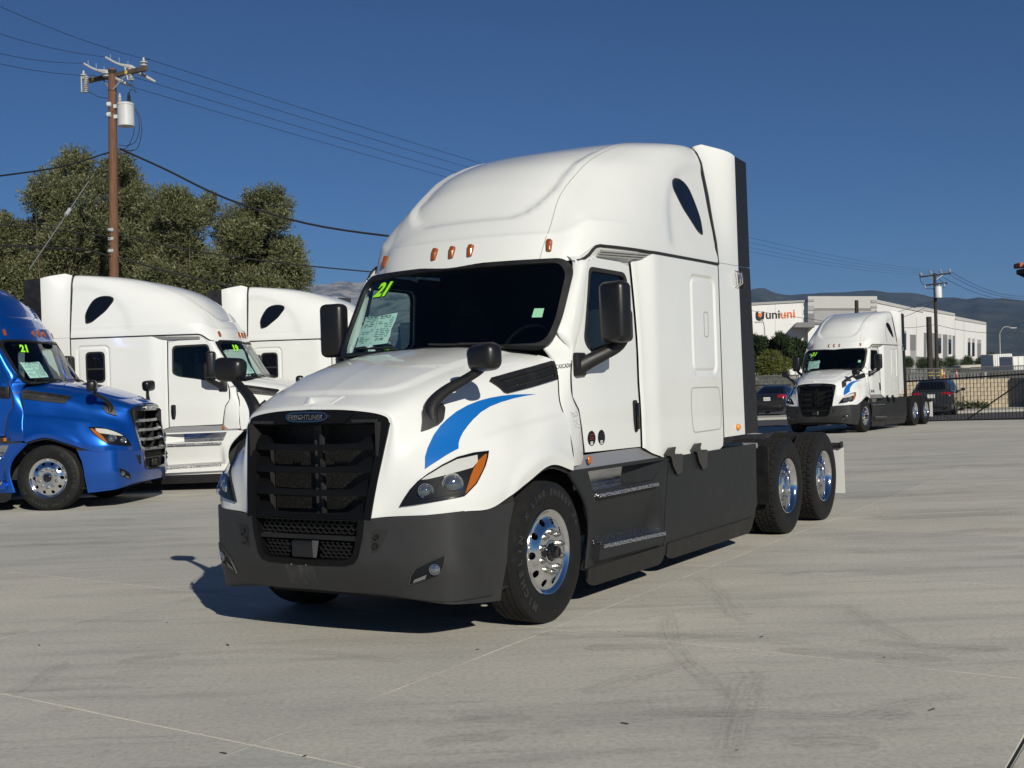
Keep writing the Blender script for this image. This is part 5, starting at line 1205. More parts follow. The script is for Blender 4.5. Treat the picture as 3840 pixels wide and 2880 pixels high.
for (c, e, lab) in ((zp(790, 270), zp(435, 130), 0), (zp(450, 340), zp(128, 220), 1)):
    b = MB(); g = spline([e, e.lerp(c, .5) + Vector((0, 0, -.05)), c], 8); b.tube(g, [.03, .03, .032, .034, .038, .05, .06, .07], 8); x = (c - e).normalized(); b.tube([c, c + x * .45 + Vector((0, 0, -.10)), c + x * .75 + Vector((0, 0, -.14))], [.075, .05, .03], 8)
    insul(b, c - Vector((0, 0, .16)), .22, .13)
    for t in (.2, .55, .9): q_ = e.lerp(c, t); b.tube([q_, q_ + Vector((0, 0, .14))], .007, 5)
    pp(b, 'line_guard', M['porc'])
for (a, c) in (((780, 280), (805, 450)), ((165, 410), (150, 620))):
    b = MB(); p, q_ = zp(*a, YP - .25), zp(*c, YP - .25); n = 9
    for k in range(n): z_ = p.lerp(q_, k / (n - 1)); b.lathe([(.03, -.03), (.075, -.012), (.075, .008), (.03, .03)], 12, 0, Matrix.Translation(z_))
    b.tube([p + Vector((-.14, 0, .02)), q_ + Vector((-.10, 0, .0))], .022, 6); b.tube([p, q_], .03, 8); pp(b, 'fuse_cutout', M['porc'])
# transformer can
b = MB(); c0, c1 = zp(729, 1105, YP - .05), zp(729, 790, YP - .05); rad = .228
b.lathe([(0, 0), (rad, 0), (rad, .02), (rad, (c1 - c0).z - .05), (rad + .012, (c1 - c0).z - .045), (rad + .012, (c1 - c0).z), (rad * .8, (c1 - c0).z + .035), (0, (c1 - c0).z + .045)][::-1], 32, 0, Matrix.Translation(c0)); b.f = [f[::-1] for f in b.f]; b.f = [f[::-1] for f in b.f]; tk = pp(b, 'transformer', M['tank'])
for (u, v, m_) in ((640, 700, 'porc'), (768, 690, 'cable')):
    b = MB(); p = zp(u, v + 65, YP - .05); b.lathe([(.05, -.05), (.062, .0), (.04, .03), (.055, .06), (.035, .10), (.05, .13), (.02, .24), (0, .26)][::-1], 12, 0, Matrix.Translation(p)); b.f = [f[::-1] for f in b.f]; pp(b, 'bushing', M[m_], tk)
for v in (820, 965):
    b = MB(); b.box(zp(620, v + 10, YP - .02), (.26, .16, .10)); b.bbox(zp(495, v - 15, YP - .05), (.14, .26, .13), .03, 1); pp(b, 'mounting_bracket', M['tank'], tk)
def wire(pts, r, name, label, cat, group=None, sag=0, m_=None, n=26):
    P = [Vector(p) for p in pts]; b = MB()
    if len(P) == 2:
        L = [P[0].lerp(P[1], i / (n - 1)) - Vector((0, 0, sag * 4 * (i / (n - 1)) * (1 - i / (n - 1)))) for i in range(n)]
    else: L = spline(P, n)
    b.tube(L, r, 6); o = b.build(name, m_ or M['cable']); return tag(o, label, cat, group)
for L, dpt in (([(160, 612), (250, 640), (340, 690), (480, 712)], YP - .2), ([(800, 470), (840, 560), (872, 635), (840, 600), (790, 590), (770, 640)], YP - .25), ([(850, 860), (900, 980), (915, 1150), (860, 1320), (740, 1380), (620, 1370)], YP - .3), ([(870, 860), (930, 1000), (945, 1200), (890, 1410), (780, 1450), (640, 1420)], YP - .3), ([(846, 1125), (830, 1220), (770, 1370), (710, 1420), (640, 1430)], YP - .25), ([(620, 1430), (680, 1490), (760, 1480), (830, 1430)], YP - .3)):
    b = MB(); b.tube(spline([zp(u, v, dpt) for u, v in L], 30), .010, 6); pp(b, 'jumper_wire', M['cable'])
for v, hw in ((1265, 35), (1320, 35), (1395, 35)):
    b = MB(); p = at(.6027 * 690, 100 + .6027 * v, YP - .12); b.bbox(p, (.16, .10, .10), .02, 1); pp(b, 'cable_clamp', M['porc'])
# far pole
YF = 123.0
def zf(u, v, Y=YF): return at(3380 + .211 * u, 900 + .211 * v, Y)
bf = zf(640, 2500); tf = zf(593, 590); axf = (tf - bf).normalized(); basef = bf - axf * ((bf.z + .3) / axf.z)
base_keep = base; base = basef
PF = empty('utility_pole', basef, 0, 'dark wooden utility pole with two crossarms in front of the white warehouse', 'utility pole')
b = MB(); b.tube([basef, tf], [.20, .15], 14); pp(b, 'pole', M['darkwood'], PF)
for (a, c) in (((340, 655), (880, 592)), ((430, 802), (820, 763))):
    b = MB(); p, q_ = zf(*a), zf(*c); b.tube([p, q_], .08, 4); pp(b, 'crossarm', M['darkwood'], PF, smooth=False)
for (a, c) in (((480, 645), (580, 700)), ((735, 620), (625, 700)), ((535, 800), (585, 850)), ((690, 780), (630, 855))):
    b = MB(); b.tube([zf(*a), zf(*c)], .035, 5); pp(b, 'brace', M['galv'], PF)
for (u, v) in ((350, 640), (520, 610), (700, 590), (860, 580)):
    b = MB(); insul(b, zf(u, v), .42, .16); pp(b, 'insulator', M['porc'], PF)
for (a, c) in (((415, 800), (425, 860)), ((755, 770), (770, 830))):
    b = MB(); b.tube([zf(*a), zf(*c)], .08, 8); pp(b, 'fuse_cutout', M['porc'], PF)
b = MB(); c0 = zf(660, 1025, YF - .5); b.lathe([(0, 0), (.36, 0), (.36, 1.05), (.30, 1.14), (0, 1.16)], 18, 0, Matrix.Translation(c0)); b.f = [f[::-1] for f in b.f]; pp(b, 'transformer', M['white'], PF)
for L in ([(320, 600), (335, 700), (370, 770), (405, 795)], [(425, 865), (500, 868), (585, 866)], [(650, 650), (690, 710), (745, 750)], [(675, 905), (690, 860), (750, 850), (780, 830)]):
    b = MB(); b.tube(spline([zf(*p) for p in L], 12), .03, 5); pp(b, 'jumper_wire', M['cable'], PF)
for v in (1265, 1300): 
    pass
base = base_keep
grp = 'overhead wires between the two utility poles'
aw = [(aR + off + Vector((0, 0, .32)) - d * .12, zf(862, 555), 'thinnest overhead wire, topmost of the span over the nearest truck'), (at(566, 265, 33.4), zf(700, 570), 'overhead wire second from the top over the nearest truck'), (at(505, 290, 33.8), zf(520, 590), 'overhead wire third from the top over the nearest truck'), (at(350, 283, 34.6), zf(350, 620), 'lowest overhead wire of the span over the nearest truck')]
for p, q_, lab in aw: wire([p, q_], .007, 'power_line', lab, 'power line', grp, sag=1.2)
grp2 = 'overhead wires leaving the left pole out of the frame'
for (e, s, lab) in (((-260, 35), (393, 213), 'highest overhead wire running from the pole top out of the left edge'), ((-260, 130), (314, 237), 'middle overhead wire running from the pole top out of the left edge'), ((-260, 168), (350, 283), 'lowest overhead wire running from the pole top out of the left edge'), ((-200, -70), (560, 225), 'faint overhead wire above the others, at the top left corner')):
    wire([at(*s, 34), at(*e, 24)], .006, 'power_line', lab, 'power line', grp2, sag=.15)
wire([at(413, 570, 34), at(230, 625, 31), at(-60, 668, 27)], .022, 'service_drop', 'twisted black service cable running from the pole to the left edge', 'cable')
wire([at(450, 558, 33.8), at(620, 635, 33), at(850, 745, 32), at(1150, 838, 31), at(1500, 890, 30), at(1800, 915, 29)], .030, 'service_drop', 'thick twisted service cable sagging from the pole to behind the nearest truck', 'cable')
cg = 'communication cables low on the left pole'
for (L, r, lab) in (([(-80, 815), (200, 845), (415, 866)], .012, 'thin cable low on the pole, highest of those crossing the olive trees at left'), ([(-80, 835), (200, 862), (415, 888)], .022, 'black cable crossing the olive trees at left, middle one'), ([(-80, 915), (200, 930), (330, 938), (415, 962)], .030, 'thickest black cable crossing the olive trees at left, lowest one'), ([(445, 880), (700, 935), (1050, 985), (1400, 1020), (1900, 1060)], .020, 'black cable crossing the olive trees from the pole towards the nearest truck, upper one'), ([(445, 965), (600, 1010), (800, 1060), (1000, 1100), (1300, 1150)], .030, 'thick black cable crossing the olive trees from the pole, lower one')):
    wire([at(x, y, 33.9 - .2 * i) for i, (x, y) in enumerate(L)], r, 'communication_cable', lab, 'cable', cg)
gw = wire([at(350, 655, 33.9), at(255, 795, 31.5), at(110, 1010, 28)], .012, 'guy_wire', 'slanting guy wire with a white insulator left of the wooden pole', 'guy wire', None, 0, M['galv'])
b = MB(); b.tube([at(262, 785, 31.6), at(247, 807, 31.4)], .05, 8); b.build('guy_insulator', M['porc'], gw)
grp3 = 'overhead wires right of the far pole'
for (s, e, lab) in (((880, 560), (2600, 930), 'uppermost overhead wire right of the far pole'), ((860, 615), (2600, 960), 'middle overhead wire right of the far pole'), ((720, 650), (2600, 1010), 'lower overhead wire right of the far pole')):
    wire([zf(*s), zf(*e, 150)], .020, 'power_line', lab, 'power line', grp3, sag=1.3)
for k, (L, lab) in enumerate((([(575, 1085), (250, 1180), (-100, 1290), (-400, 1350)], 'cable sagging left from the far pole in front of the warehouse, upper one'), ([(575, 1080), (400, 1210), (0, 1380), (-500, 1490)], 'cable sagging left from the far pole in front of the warehouse, lower one'), ([(600, 1500), (430, 1530), (0, 1560), (-900, 1500), (-2700, 1250)], 'long cable crossing the front of the warehouse below the lettering'), ([(650, 1515), (1000, 1590), (1500, 1650), (2300, 1660)], 'cable running right from the far pole to the street lamp'))):
    wire([zf(*p, 122) for p in L], .024, 'communication_cable', lab, 'cable', 'cables on the far pole')
def stub(px, y0, y1, Y, r, lab):
    p0 = at(px[1], y1, Y); p1 = at(px[0], y0, Y); b = MB(); base_ = Vector((p0.x, p0.y, -.3)); b.tube([Vector((0, 0, 0)), p1 - base_], [r * 1.1, r], 12); root = empty('stub_pole', base_, 0, lab, 'pole'); b.build('pole', M['darkwood'], root)
    return root, base_
s1, bs1 = stub((3483, 3488), 1188, 1405, 110, .24, 'black stub pole standing just left of the far utility pole')
s2, bs2 = stub((3212, 3214), 1126, 1405, 118, .19, 'short dark pole top showing above the distant truck')
for root, bb, px in ((s1, bs1, 3488), (PF, basef, 3516)):
    for y in (1397, 1408):
        b = MB(); Y = bb.y; b.tube([at(px, y - 1.5, Y) - bb, at(px, y + 1.5, Y) - bb], .30 if root is s1 else .26, 12); b.build('yellow_band', M['yellow'], root)
def street_lamp(px, ybase, ytop, tip, Y, lab):
    bp_ = at(px, ybase, Y); bp_.z = -.3; root = empty('street_lamp', bp_, 0, lab, 'street lamp', 'street lamps by the warehouse'); b = MB(); t = at(px, ytop, Y) - bp_
    b.tube([(0, 0, 0), t], [.09, .06], 10); b.build('pole', M['galv'], root); b = MB(); e = at(*tip, Y) - bp_; b.tube(spline([t, t.lerp(e, .35) + Vector((0, 0, .55)), e], 9), .05, 6); b.build('arm', M['galv'], root)
    b = MB(); b.bbox(e, (.8, .28, .12), .05, 2); b.build('lamp_head', M['porc'], root)
street_lamp(2867, 1300, 1228, (2845, 1208), 120, 'curved street lamp in front of the warehouse lettering')
street_lamp(3749, 1330, 1250, (3800, 1230), 150, 'curved street lamp right of the warehouse in front of the mountain')

# ================================================================== warehouse
M['tilt'] = grain(mat('white_tilt_wall', (.74, .74, .73), .8), (.74, .74, .73), .25, .03); M['wgrey'] = grain(mat('grey_wall_paint', (.20, .20, .205), .8), (.20, .20, .205), .3, .06); M['wmid'] = grain(mat('mid_grey_wall_paint', (.34, .34, .34), .8), (.34, .34, .34), .3, .05); M['wlight'] = grain(mat('light_grey_wall_paint', (.48, .48, .465), .8), (.48, .48, .465), .3, .04)
M['logoblack'] = mat('sign_black', (.012, .012, .014), .5); M['logoorange'] = mat('sign_orange', (.78, .17, .02), .5)
P_A = at(2760, 1300, 158); P_B = at(3290, 1300, 155); P_C = at(3698, 1300, 226)
for p_ in (P_A, P_B, P_C): p_.z = 0
def on_wall(px, py, a, c, out=0.0):
    n = Vector((-(c - a).y, (c - a).x, 0)).normalized(); n = n if n.dot(a) < 0 else -n
    d_ = ray(px, py); o = Vector((0, 0, CAM_H)); t = (a + n * out - o).dot(n) / d_.dot(n); return o + d_ * t
WR = empty('warehouse', P_B, 0, 'long white warehouse with grey panels, tall windows and black and orange wall lettering', 'building')
def wpart(b, n, m, par=WR, **k): b.v = [p - P_B for p in b.v]; return b.build(n, m, par, smooth=False, **k)
def slabq(b, quad, a, c, out, th):
    n = Vector((-(c - a).y, (c - a).x, 0)).normalized(); n = n if n.dot(a) < 0 else -n
    F = [Vector(p) for p in quad]; Bk = [p - n * th for p in F]; b.add(F + Bk, [(0, 1, 2, 3), (7, 6, 5, 4), (0, 4, 5, 1), (1, 5, 6, 2), (2, 6, 7, 3), (3, 7, 4, 0)])
    if (F[1] - F[0]).cross(F[2] - F[0]).dot(n) < 0: b.f[-6:] = [f[::-1] for f in b.f[-6:]]
z6 = lambda u, v: (2700 + .5154 * u, 1000 + .5154 * v)
zr = lambda u, v: (3300 + .2441 * u, 1250 + .2441 * v)
def rect(px0, px1, t0, t1, b0, b1, a, c, out):
    """quad on a wall: left x, right x, top y at both, bottom y at both"""
    return [on_wall(px0, b0, a, c, out), on_wall(px1, b1, a, c, out), on_wall(px1, t1, a, c, out), on_wall(px0, t0, a, c, out)]
b = MB(); slabq(b, rect(2760, 3040, 1147, 1132, 1425, 1418, P_A, P_B, 0), P_A, P_B, 0, 30); wpart(b, 'front_wall', M['tilt'])
b = MB(); slabq(b, rect(2760, 3040, 1138, 1124, 1147, 1132, P_A, P_B, .15), P_A, P_B, 0, 1.0); wpart(b, 'front_parapet', M['wmid'])
SW = P_C - P_B
segs = [(1143, 1480, 240, 315), (1480, 1710, 290 + 4, 340), (1710, 1937, 360, 405)]
for u0, u1, v0, v1 in segs:
    x0, y0 = z6(u0, v0); x1, y1 = z6(u1, v1)
    b = MB(); slabq(b, rect(x0, x1, y0 + 12, y1 + 9, 1430, 1425, P_B, P_C, 0), P_B, P_C, 0, 12); wpart(b, 'side_wall', M['tilt'])
    b = MB(); slabq(b, rect(x0, x1, y0, y1, y0 + 12, y1 + 9, P_B, P_C, .12), P_B, P_C, 0, 1.2); wpart(b, 'side_parapet', M['wlight'])
b = MB()
for (u, w0) in ((560, 0), (1155, 0), (1290, 0)):
    x, y = zr(u, 0); b2 = rect(x, x + .7, 1190, 1190, 1420, 1420, P_B, P_C, .03); b.add(b2, [(0, 1, 2, 3)])
wpart(b, 'panel_joints', M['wlight'])
x0, y0 = zr(360, 345); x1, y1 = zr(1622, 428)
b = MB(); slabq(b, rect(x0 - 10, x1, y0 - 2, y1, 1432, 1425, P_B, P_C, .06), P_B, P_C, 0, .2); wpart(b, 'base_band', M['wgrey'])
for (u0, u1, v0, v1, m_) in ((470, 552, 18, 262, 'wgrey'), (470, 552, 262, 590, 'wmid'), (680, 715, -10, 600, 'wgrey'), (808, 866, -5, 600, 'wgrey'), (972, 1037, 15, 600, 'wgrey'), (1122, 1152, 35, 600, 'wgrey'), (1500, 1553, 155, 355, 'wgrey'), (1500, 1553, 93, 155, 'wmid'), (360, 405, -40, 0, 'wmid'), (905, 943, 5, 75, 'wmid'), (1060, 1098, 25, 95, 'wmid'), (1358, 1390, 70, 140, 'wmid'), (1423, 1455, 78, 145, 'wmid')):
    a0, a1 = zr(u0, v0); c0_, c1_ = zr(u1, v1); sl_ = .05 * (c0_ - a0)
    b = MB(); slabq(b, rect(a0, c0_, a1, a1 + sl_, c1_, c1_ + sl_ * .6, P_B, P_C, .10 if v1 < 590 else .09), P_B, P_C, 0, .2); wpart(b, 'painted_panel', M[m_])
for (u0, u1, v0, v1) in ((360, 405, 0, 250), (905, 943, 75, 300), (1060, 1098, 95, 312), (1358, 1390, 140, 340), (1423, 1455, 145, 346)):
    a0, a1 = zr(u0, v0); c0_, c1_ = zr(u1, v1); sl_ = .05 * (c0_ - a0)
    b = MB(); slabq(b, rect(a0, c0_, a1, a1 + sl_, c1_, c1_ + sl_ * .6, P_B, P_C, .10), P_B, P_C, 0, .2); w_ = wpart(b, 'window', M['darkglass'])
    for k in range(5):
        t = k / 4; y = lerp(a1, c1_, t); b = MB(); slabq(b, rect(a0, c0_, y - .5, y - .5 + sl_, y + .5, y + .5 + sl_, P_B, P_C, .16), P_B, P_C, 0, .1); wpart(b, 'mullion', M['gap'], w_)
# tower
T0, T1 = at(3030, 1300, 155.7), at(3290, 1300, 154.3); T0.z = T1.z = 0
def tw(u0, u1, v0, v1, m_, out, n='tower_panel', th=.3):
    a0, a1 = z6(u0, v0); c0_, c1_ = z6(u1, v1); b = MB(); slabq(b, rect(a0, c0_, a1, a1 - .0 * (c0_ - a0), c1_, c1_, T0, T1, out), T0, T1, 0, th); wpart(b, n, M[m_])
tw(640, 1143, 215, 800, 'wlight', 0, 'tower', 8)
tw(686, 1100, 302, 320, 'wgrey', .1); tw(686, 1100, 320, 402, 'wmid', .1); tw(640, 686, 235, 252, 'wmid', .1); tw(640, 686, 283, 318, 'wmid', .1); tw(640, 686, 340, 402, 'wgrey', .1); tw(1100, 1143, 240, 262, 'wmid', .1); tw(1100, 1143, 285, 300, 'wmid', .1); tw(1100, 1143, 318, 402, 'wmid', .1); tw(640, 1143, 402, 420, 'wgrey', .3, 'tower_band', .5); tw(640, 1143, 420, 800, 'tilt', .12)
b = MB(); p = [on_wall(*z6(u, v), P_A, P_B, .0) for u, v in ((527, 432), (640, 405), (640, 452))]
slabq(b, [on_wall(*z6(540, 440), P_A, P_B, 5), on_wall(*z6(690, 440), P_A, P_B, 5), on_wall(*z6(690, 405), P_A, P_B, 5), on_wall(*z6(560, 405), P_A, P_B, 5)], P_A, P_B, 0, 5); wpart(b, 'entrance_canopy', M['wgrey'])
b = MB(); slabq(b, rect(*[z6(403, 0)[0], z6(403, 0)[0] + .8], 1140, 1140, 1420, 1420, P_A, P_B, .03), P_A, P_B, 0, .02); slabq(b, rect(*[z6(598, 0)[0], z6(598, 0)[0] + .8], 1134, 1134, 1420, 1420, P_A, P_B, .03), P_A, P_B, 0, .02); wpart(b, 'panel_joints', M['wlight'])
# wall lettering and emblem
def on6(u, v, out=.06): return on_wall(*z6(u, v), P_A, P_B, out)
X = (on6(545, 350) - on6(335, 362)).normalized()
def wall_text(txt, u0, u1, vb, m_):
    cu = MB(); text_mesh(cu, txt, 1.0, Matrix.Identity(4), .0, 0, 0, 'LEFT', .014)
    xs_ = [p.x for p in cu.v]; w0, w1 = min(xs_), max(xs_); A_, B_ = on6(u0, vb), on6(u1, vb - (u1 - u0) * .042); S = (B_ - A_).length / (w1 - w0); ymin = -.36 + 0
    lo = min(p.y for p in cu.v); n = X.cross(Vector((0, 0, 1)))
    V = [A_ + (B_ - A_).normalized() * ((p.x - w0) * S) + Vector((0, 0, (p.y - lo) * S)) for p in cu.v]
    b = MB(); b.v = V; b.f = cu.f; b.m = cu.m; wpart(b, 'wall_lettering', M[m_])
wall_text('uni', 335, 437, 381, 'logoblack'); wall_text('uni', 443, 547, 377, 'logoorange')
def emb(pts, m_, out):
    b = MB(); V2, T2 = tri2d([Vector((float(u), float(v))) for u, v in pts], (), 9); b.add([on6(q.x, q.y, out) for q in V2], [t[::-1] for t in T2]); wpart(b, 'emblem', M[m_])
emb([(259, 336), (266, 328), (275, 326), (281, 338), (281, 345), (275, 348), (275, 360), (291, 371), (306, 360), (306, 344), (302, 342), (302, 334), (308, 325), (318, 326), (322, 334), (322, 372), (314, 386), (300, 394), (285, 395), (268, 388), (260, 374)], 'logoblack', .05)
emb([(291, 338), (305, 344), (305, 359), (291, 368), (278, 360), (278, 345)], 'logoorange', .09)
emb([(281, 338), (290, 338), (278, 346)], 'logoorange', .09); emb([(302, 336), (313, 331), (306, 342)], 'logoorange', .09)

# trailers, tarped load, fences in the distance
M['trailer'] = grain(mat('trailer_white', (.70, .70, .69), .5), (.70, .70, .69), .8, .05); M['tarp'] = grain(mat('pale_tarp', (.40, .39, .34), .8), (.40, .39, .34), 1.2, .15)
def trailer(x0, x1, yt, yb, Y, dep, lab, m_='trailer'):
    a, c = at(x0, yb, Y), at(x1, yt, Y); root = empty('box_trailer', (a.x, a.y, -.3), 0, lab, 'trailer', 'box trailers right of the warehouse'); o = Vector((a.x, a.y, -.3)); wd, h0_, h1 = c.x - a.x, a.z + .3, c.z + .3
    b = MB(); b.bbox((wd / 2, dep / 2, (h0_ + h1) / 2), (wd, dep, h1 - h0_), .05, 1); b.build('body', M[m_], root); b = MB()
    for k in range(1, 9): b.box((wd * k / 9, -.012, (h0_ + h1) / 2), (.05, .02, (h1 - h0_) * .96))
    b.build('ribs', M['wlight'], root, False); b = MB(); b.box((wd / 2, dep / 2, h0_ * .5 + .1), (wd * .9, dep * .8, .3)); b.build('underframe', M['chassis'], root, False)
trailer(3726, 3796, 1326, 1392, 96, 2.6, 'shaded white box trailer left of the brighter one behind the fence'); trailer(3799, 3990, 1330, 1392, 92, 2.6, 'bright white box trailer at the right edge behind the fence')
a, c = at(3600, 1388, 104), at(3698, 1366, 104); root = empty('flatbed_load', (a.x, a.y, -.3), 0, 'long pale tarped load on a low flatbed in front of the small trees', 'flatbed'); b = MB(); L = c.x - a.x
b.bbox((L / 2, 1, c.z + .3 - (c.z - a.z) / 2), (L, 2.2, c.z - a.z), .25, 3); b.build('tarp', M['tarp'], root); b = MB(); b.box((L / 2, 1, (a.z + .3) - .12), (L * 1.05, 2.3, .2)); [b.tube([(L * t, 0, .45), (L * t, .3, .45)], .4, 14) for t in (.15, .23, .8, .88)]; b.build('deck', M['chassis'], root)
def rail_fence(name, x0, x1, y_t, y_b, Y0, Y1, step, lab, cat, m_, pr, spear=.0, rails=(.92, .1), extra=None, rr=None):
    A0, A1 = at(x0, y_b[0], Y0), at(x1, y_b[1], Y1); B0, B1 = at(x0, y_t[0], Y0), at(x1, y_t[1], Y1); root = empty(name, A0, 0, lab, cat); n = max(2, int(abs(x1 - x0) / step))
    for k, t in enumerate(rails):
        b = MB(); p, q_ = A0.lerp(B0, t) - A0, A1.lerp(B1, t) - A0; b.tube([p, q_], rr or pr * 1.6, 4); b.build('top_rail' if k == 0 else 'bottom_rail', m_, root, False)
    me = None; H = (B0 - A0).length
    for i in range(n + 1):
        t = i / n; p = A0.lerp(A1, t) - A0; q_ = B0.lerp(B1, t) - A0
        if me is None:
            b = MB(); b.tube([(0, 0, 0), (0, 0, 1), (0, 0, 1.02)], [pr, pr, pr * .1], 4, caps=True)
            if spear: b.lathe([(pr * .5, .0), (pr * 2.0, .004), (pr * 1.9, .03), (0, .06)], 6, 0, Matrix.Translation((0, 0, 1.0)))
            o = b.build('picket', m_, root, False); me = o.data
        else: o = bpy.data.objects.new('picket', me); COL.objects.link(o); o.parent = root
        o.location = p; o.scale = (1, 1, (q_ - p).length)
    return root, A0
M['iron'] = mat('black_iron', (.008, .008, .009), .45)
gate, gA = rail_fence('sliding_gate', 3392, 3905, (1424, 1391), (1584, 1571), 47.2, 45.0, 12.7, 'long black iron sliding gate with spear pickets and a diagonal brace', 'gate', M['iron'], .012, .05, (.955, .015), rr=.034)
for (p, q_, r_) in (((3622, 1576), (3882, 1398), .032), ((3530, 1553), (3592, 1581), .02), ((3395, 1430), (3395, 1585), .05)):
    b = MB(); Y = lambda x: lerp(47.2, 45.0, (x - 3392) / 513) - .03; b.tube([at(*p, Y(p[0])) - gA, at(*q_, Y(q_[0])) - gA], r_, 6); b.build('diagonal_brace' if r_ > .03 and p[0] > 3400 else 'gate_post' if r_ > .04 else 'short_brace', M['iron'], gate)
rail_fence('iron_fence', 2790, 2965, (1443, 1441), (1495, 1490), 61, 61, 6, 'low black iron fence behind the dark sedan', 'fence', M['iron'], .014, 0, (.95, .06))
M['link'] = mat('chain_link', (.17, .175, .17), .6, .4)
for (x0, x1, yt, yb, Y, st, lab) in ((2800, 2995, (1412, 1406), (1446, 1442), 64, 4.2, 'grey slatted fence under the bushes left of the distant truck'), (3400, 3640, (1384, 1380), (1420, 1412), 80, 5.5, 'grey chain link fence at the foot of the far utility pole'), (3640, 3900, (1378, 1368), (1412, 1404), 82, 6, 'pale chain link fence in front of the trailers')):
    rail_fence('chain_link_fence', x0, x1, yt, yb, Y, Y, st, lab, 'fence', M['link'], .022, 0, (.98, .5))
b = MB(); b.add([at(3330, 1428, 60.5), at(3960, 1412, 60.5), at(3960, 1385, 130), at(3330, 1405, 130)], [(0, 1, 2, 3)]); b.v[2].z = b.v[3].z = -.6; b.v[0].z = b.v[1].z = .6; tag(b.build('verge', grain(mat('dry_verge', (.10, .095, .06), .95), (.10, .095, .06), 2, .4, None, 0, 0, 'World'), smooth=False), kind='structure')
# traffic delineators
for i, (u, v, lab) in enumerate(((1615, 790, 'yellow bollard left of the far pole foot'), (1630, 792, 'orange traffic cone beside the far pole foot'), (1722, 790, 'orange traffic cone alone right of the far pole'))):
    p = at(*z6(u, v + 6), 78); root = empty('traffic_cone' if i else 'bollard', (p.x, p.y, p.z - .1), 0, lab, 'traffic cone' if i else 'bollard'); b = MB()
    b.lathe([(.11, 0), (.10, .03), (.07, .04), (.03, .5), (0, .52)] if i else [(.06, 0), (.06, .5), (.04, .54), (0, .55)], 12); b.f = [f[::-1] for f in b.f]; b.build('body', mat('safety_orange', (.45, .10, .03), .7) if i else M['yellow'], root)
    b = MB(); b.lathe([(.058, .25), (.05, .34)] if i else [(.062, .36), (.062, .42)], 12); b.build('band', M['white'], root)
# block wall beyond the gate
M['block'] = grain(mat('tan_block', (.40, .34, .25), .9), (.40, .34, .25), 5, .14, None, .2); M['mortar'] = mat('mortar', (.30, .26, .20), .95)
_oi = nd(M['block'], 'ShaderNodeObjectInfo')
p0, p1 = at(3300, 1500, 59), at(3990, 1500, 59); zb_ = -.22; nr = 7; rh = .204
wl = empty('block_wall', (p0.x, 59, zb_), 0, 'tan concrete block wall behind the black gate and the dark hatchback', 'wall'); Lw = p1.x - p0.x
b = MB(); b.box((Lw / 2, .12, nr * rh / 2 - .1), (Lw, .18, nr * rh + .16)); b.build('mortar_bed', M['mortar'], wl, False)
b = MB(); b.bbox((0, 0, 0), (.392, .10, .194), .008, 1); me = None; rb = random.Random(3)
for r in range(nr):
    for k in range(int(Lw / .4)):
        x = .2 + .4 * k + (.2 if r % 2 else 0)
        if x > Lw - .2: continue
        if me is None: o = b.build('block', M['block'], wl, False); me = o.data
        else: o = bpy.data.objects.new('block', me); COL.objects.link(o); o.parent = wl
        o.location = (x, .03 + rb.uniform(-.003, .003), (r + .5) * rh)
b = MB(); b.add([(p0.x - 8, 55.6, -.21), (p1.x, 55.6, -.21), (p1.x, 59, -.20), (p0.x - 8, 59, -.20)], [(0, 1, 2, 3)]); b.add([(p0.x - 8, 55.6, -.33), (p1.x, 55.6, -.33), (p1.x, 55.6, -.21), (p0.x - 8, 55.6, -.21)], [(0, 1, 2, 3)]); tag(b.build('pavement', M['pave'], smooth=False), kind='structure')
p = at(3662, 1525, 58.3); r = random.Random(4); root = empty('weed_clump', (p.x, 58.3, -.2), 0, 'green weed growing at the foot of the tan wall', 'plant'); b = MB()
for k in range(300):
    a_ = r.uniform(0, 6.28); e = Vector((math.cos(a_) * r.uniform(0, .8), math.sin(a_) * r.uniform(0, .3), r.uniform(.02, .42) * (1 - .4 * r.random()))); w_ = Vector((r.gauss(0, .03), r.gauss(0, .03), r.gauss(0, .03))); o = Vector((e.x * .6, e.y * .6, e.z * .5)); b.add([o, o.lerp(e, .6) + w_, e, o.lerp(e, .6) - w_], [(0, 1, 2, 3)])
b.build('leaves', M['treelet'], root, False)
# terracotta eave of the house at the right edge
q = M['terra'] = grain(mat('terracotta', (.36, .12, .065), .8), (.36, .12, .065), 6, .25)
Ye = 62.0
hr = empty('house', (at(3860, 1300, Ye).x, Ye, -.3), 0, 'house with an orange tile eave poking in at the right edge', 'house'); hb_ = Vector(hr.location); e0, e1 = at(3803, 1003, Ye) - hb_, at(3960, 990, Ye) - hb_
b = MB(); b.box((8, -7, e0.z / 2 - .2), (13, 12, e0.z - .4)); b.build('wall', M['pave'], hr, False)
f0, f1 = at(3811, 1013, Ye) - hb_, at(3811, 1028, Ye) - hb_
b = MB(); b.add([f1, f1 + Vector((16, 0, 0)), f0 + Vector((16, 0, 0)), f0, f1 + Vector((0, -12, 0)), f0 + Vector((0, -12, 0))], [(0, 1, 2, 3), (0, 3, 5, 4)]); b.add([f1, f1 + Vector((1.2, -1.6, -.35)), f1 + Vector((16, -1.6, -.35)), f1 + Vector((16, 0, 0))], [(3, 2, 1, 0)]); b.add([f1, f1 + Vector((.9, .0, -.45)), f1 + Vector((16, 0, -.45)), f1 + Vector((16, 0, 0))], [(0, 1, 2, 3)]); b.build('fascia', M['armwood'], hr, False)
for k in range(6):
    b = MB(); x = e0.x + .42 * k; b.bbox((x + .19, e0.y - .3, e0.z + .06 + .02 * k), (.40, .8, .26), .06, 2); b.build('roof_tile', M['terra'], hr)
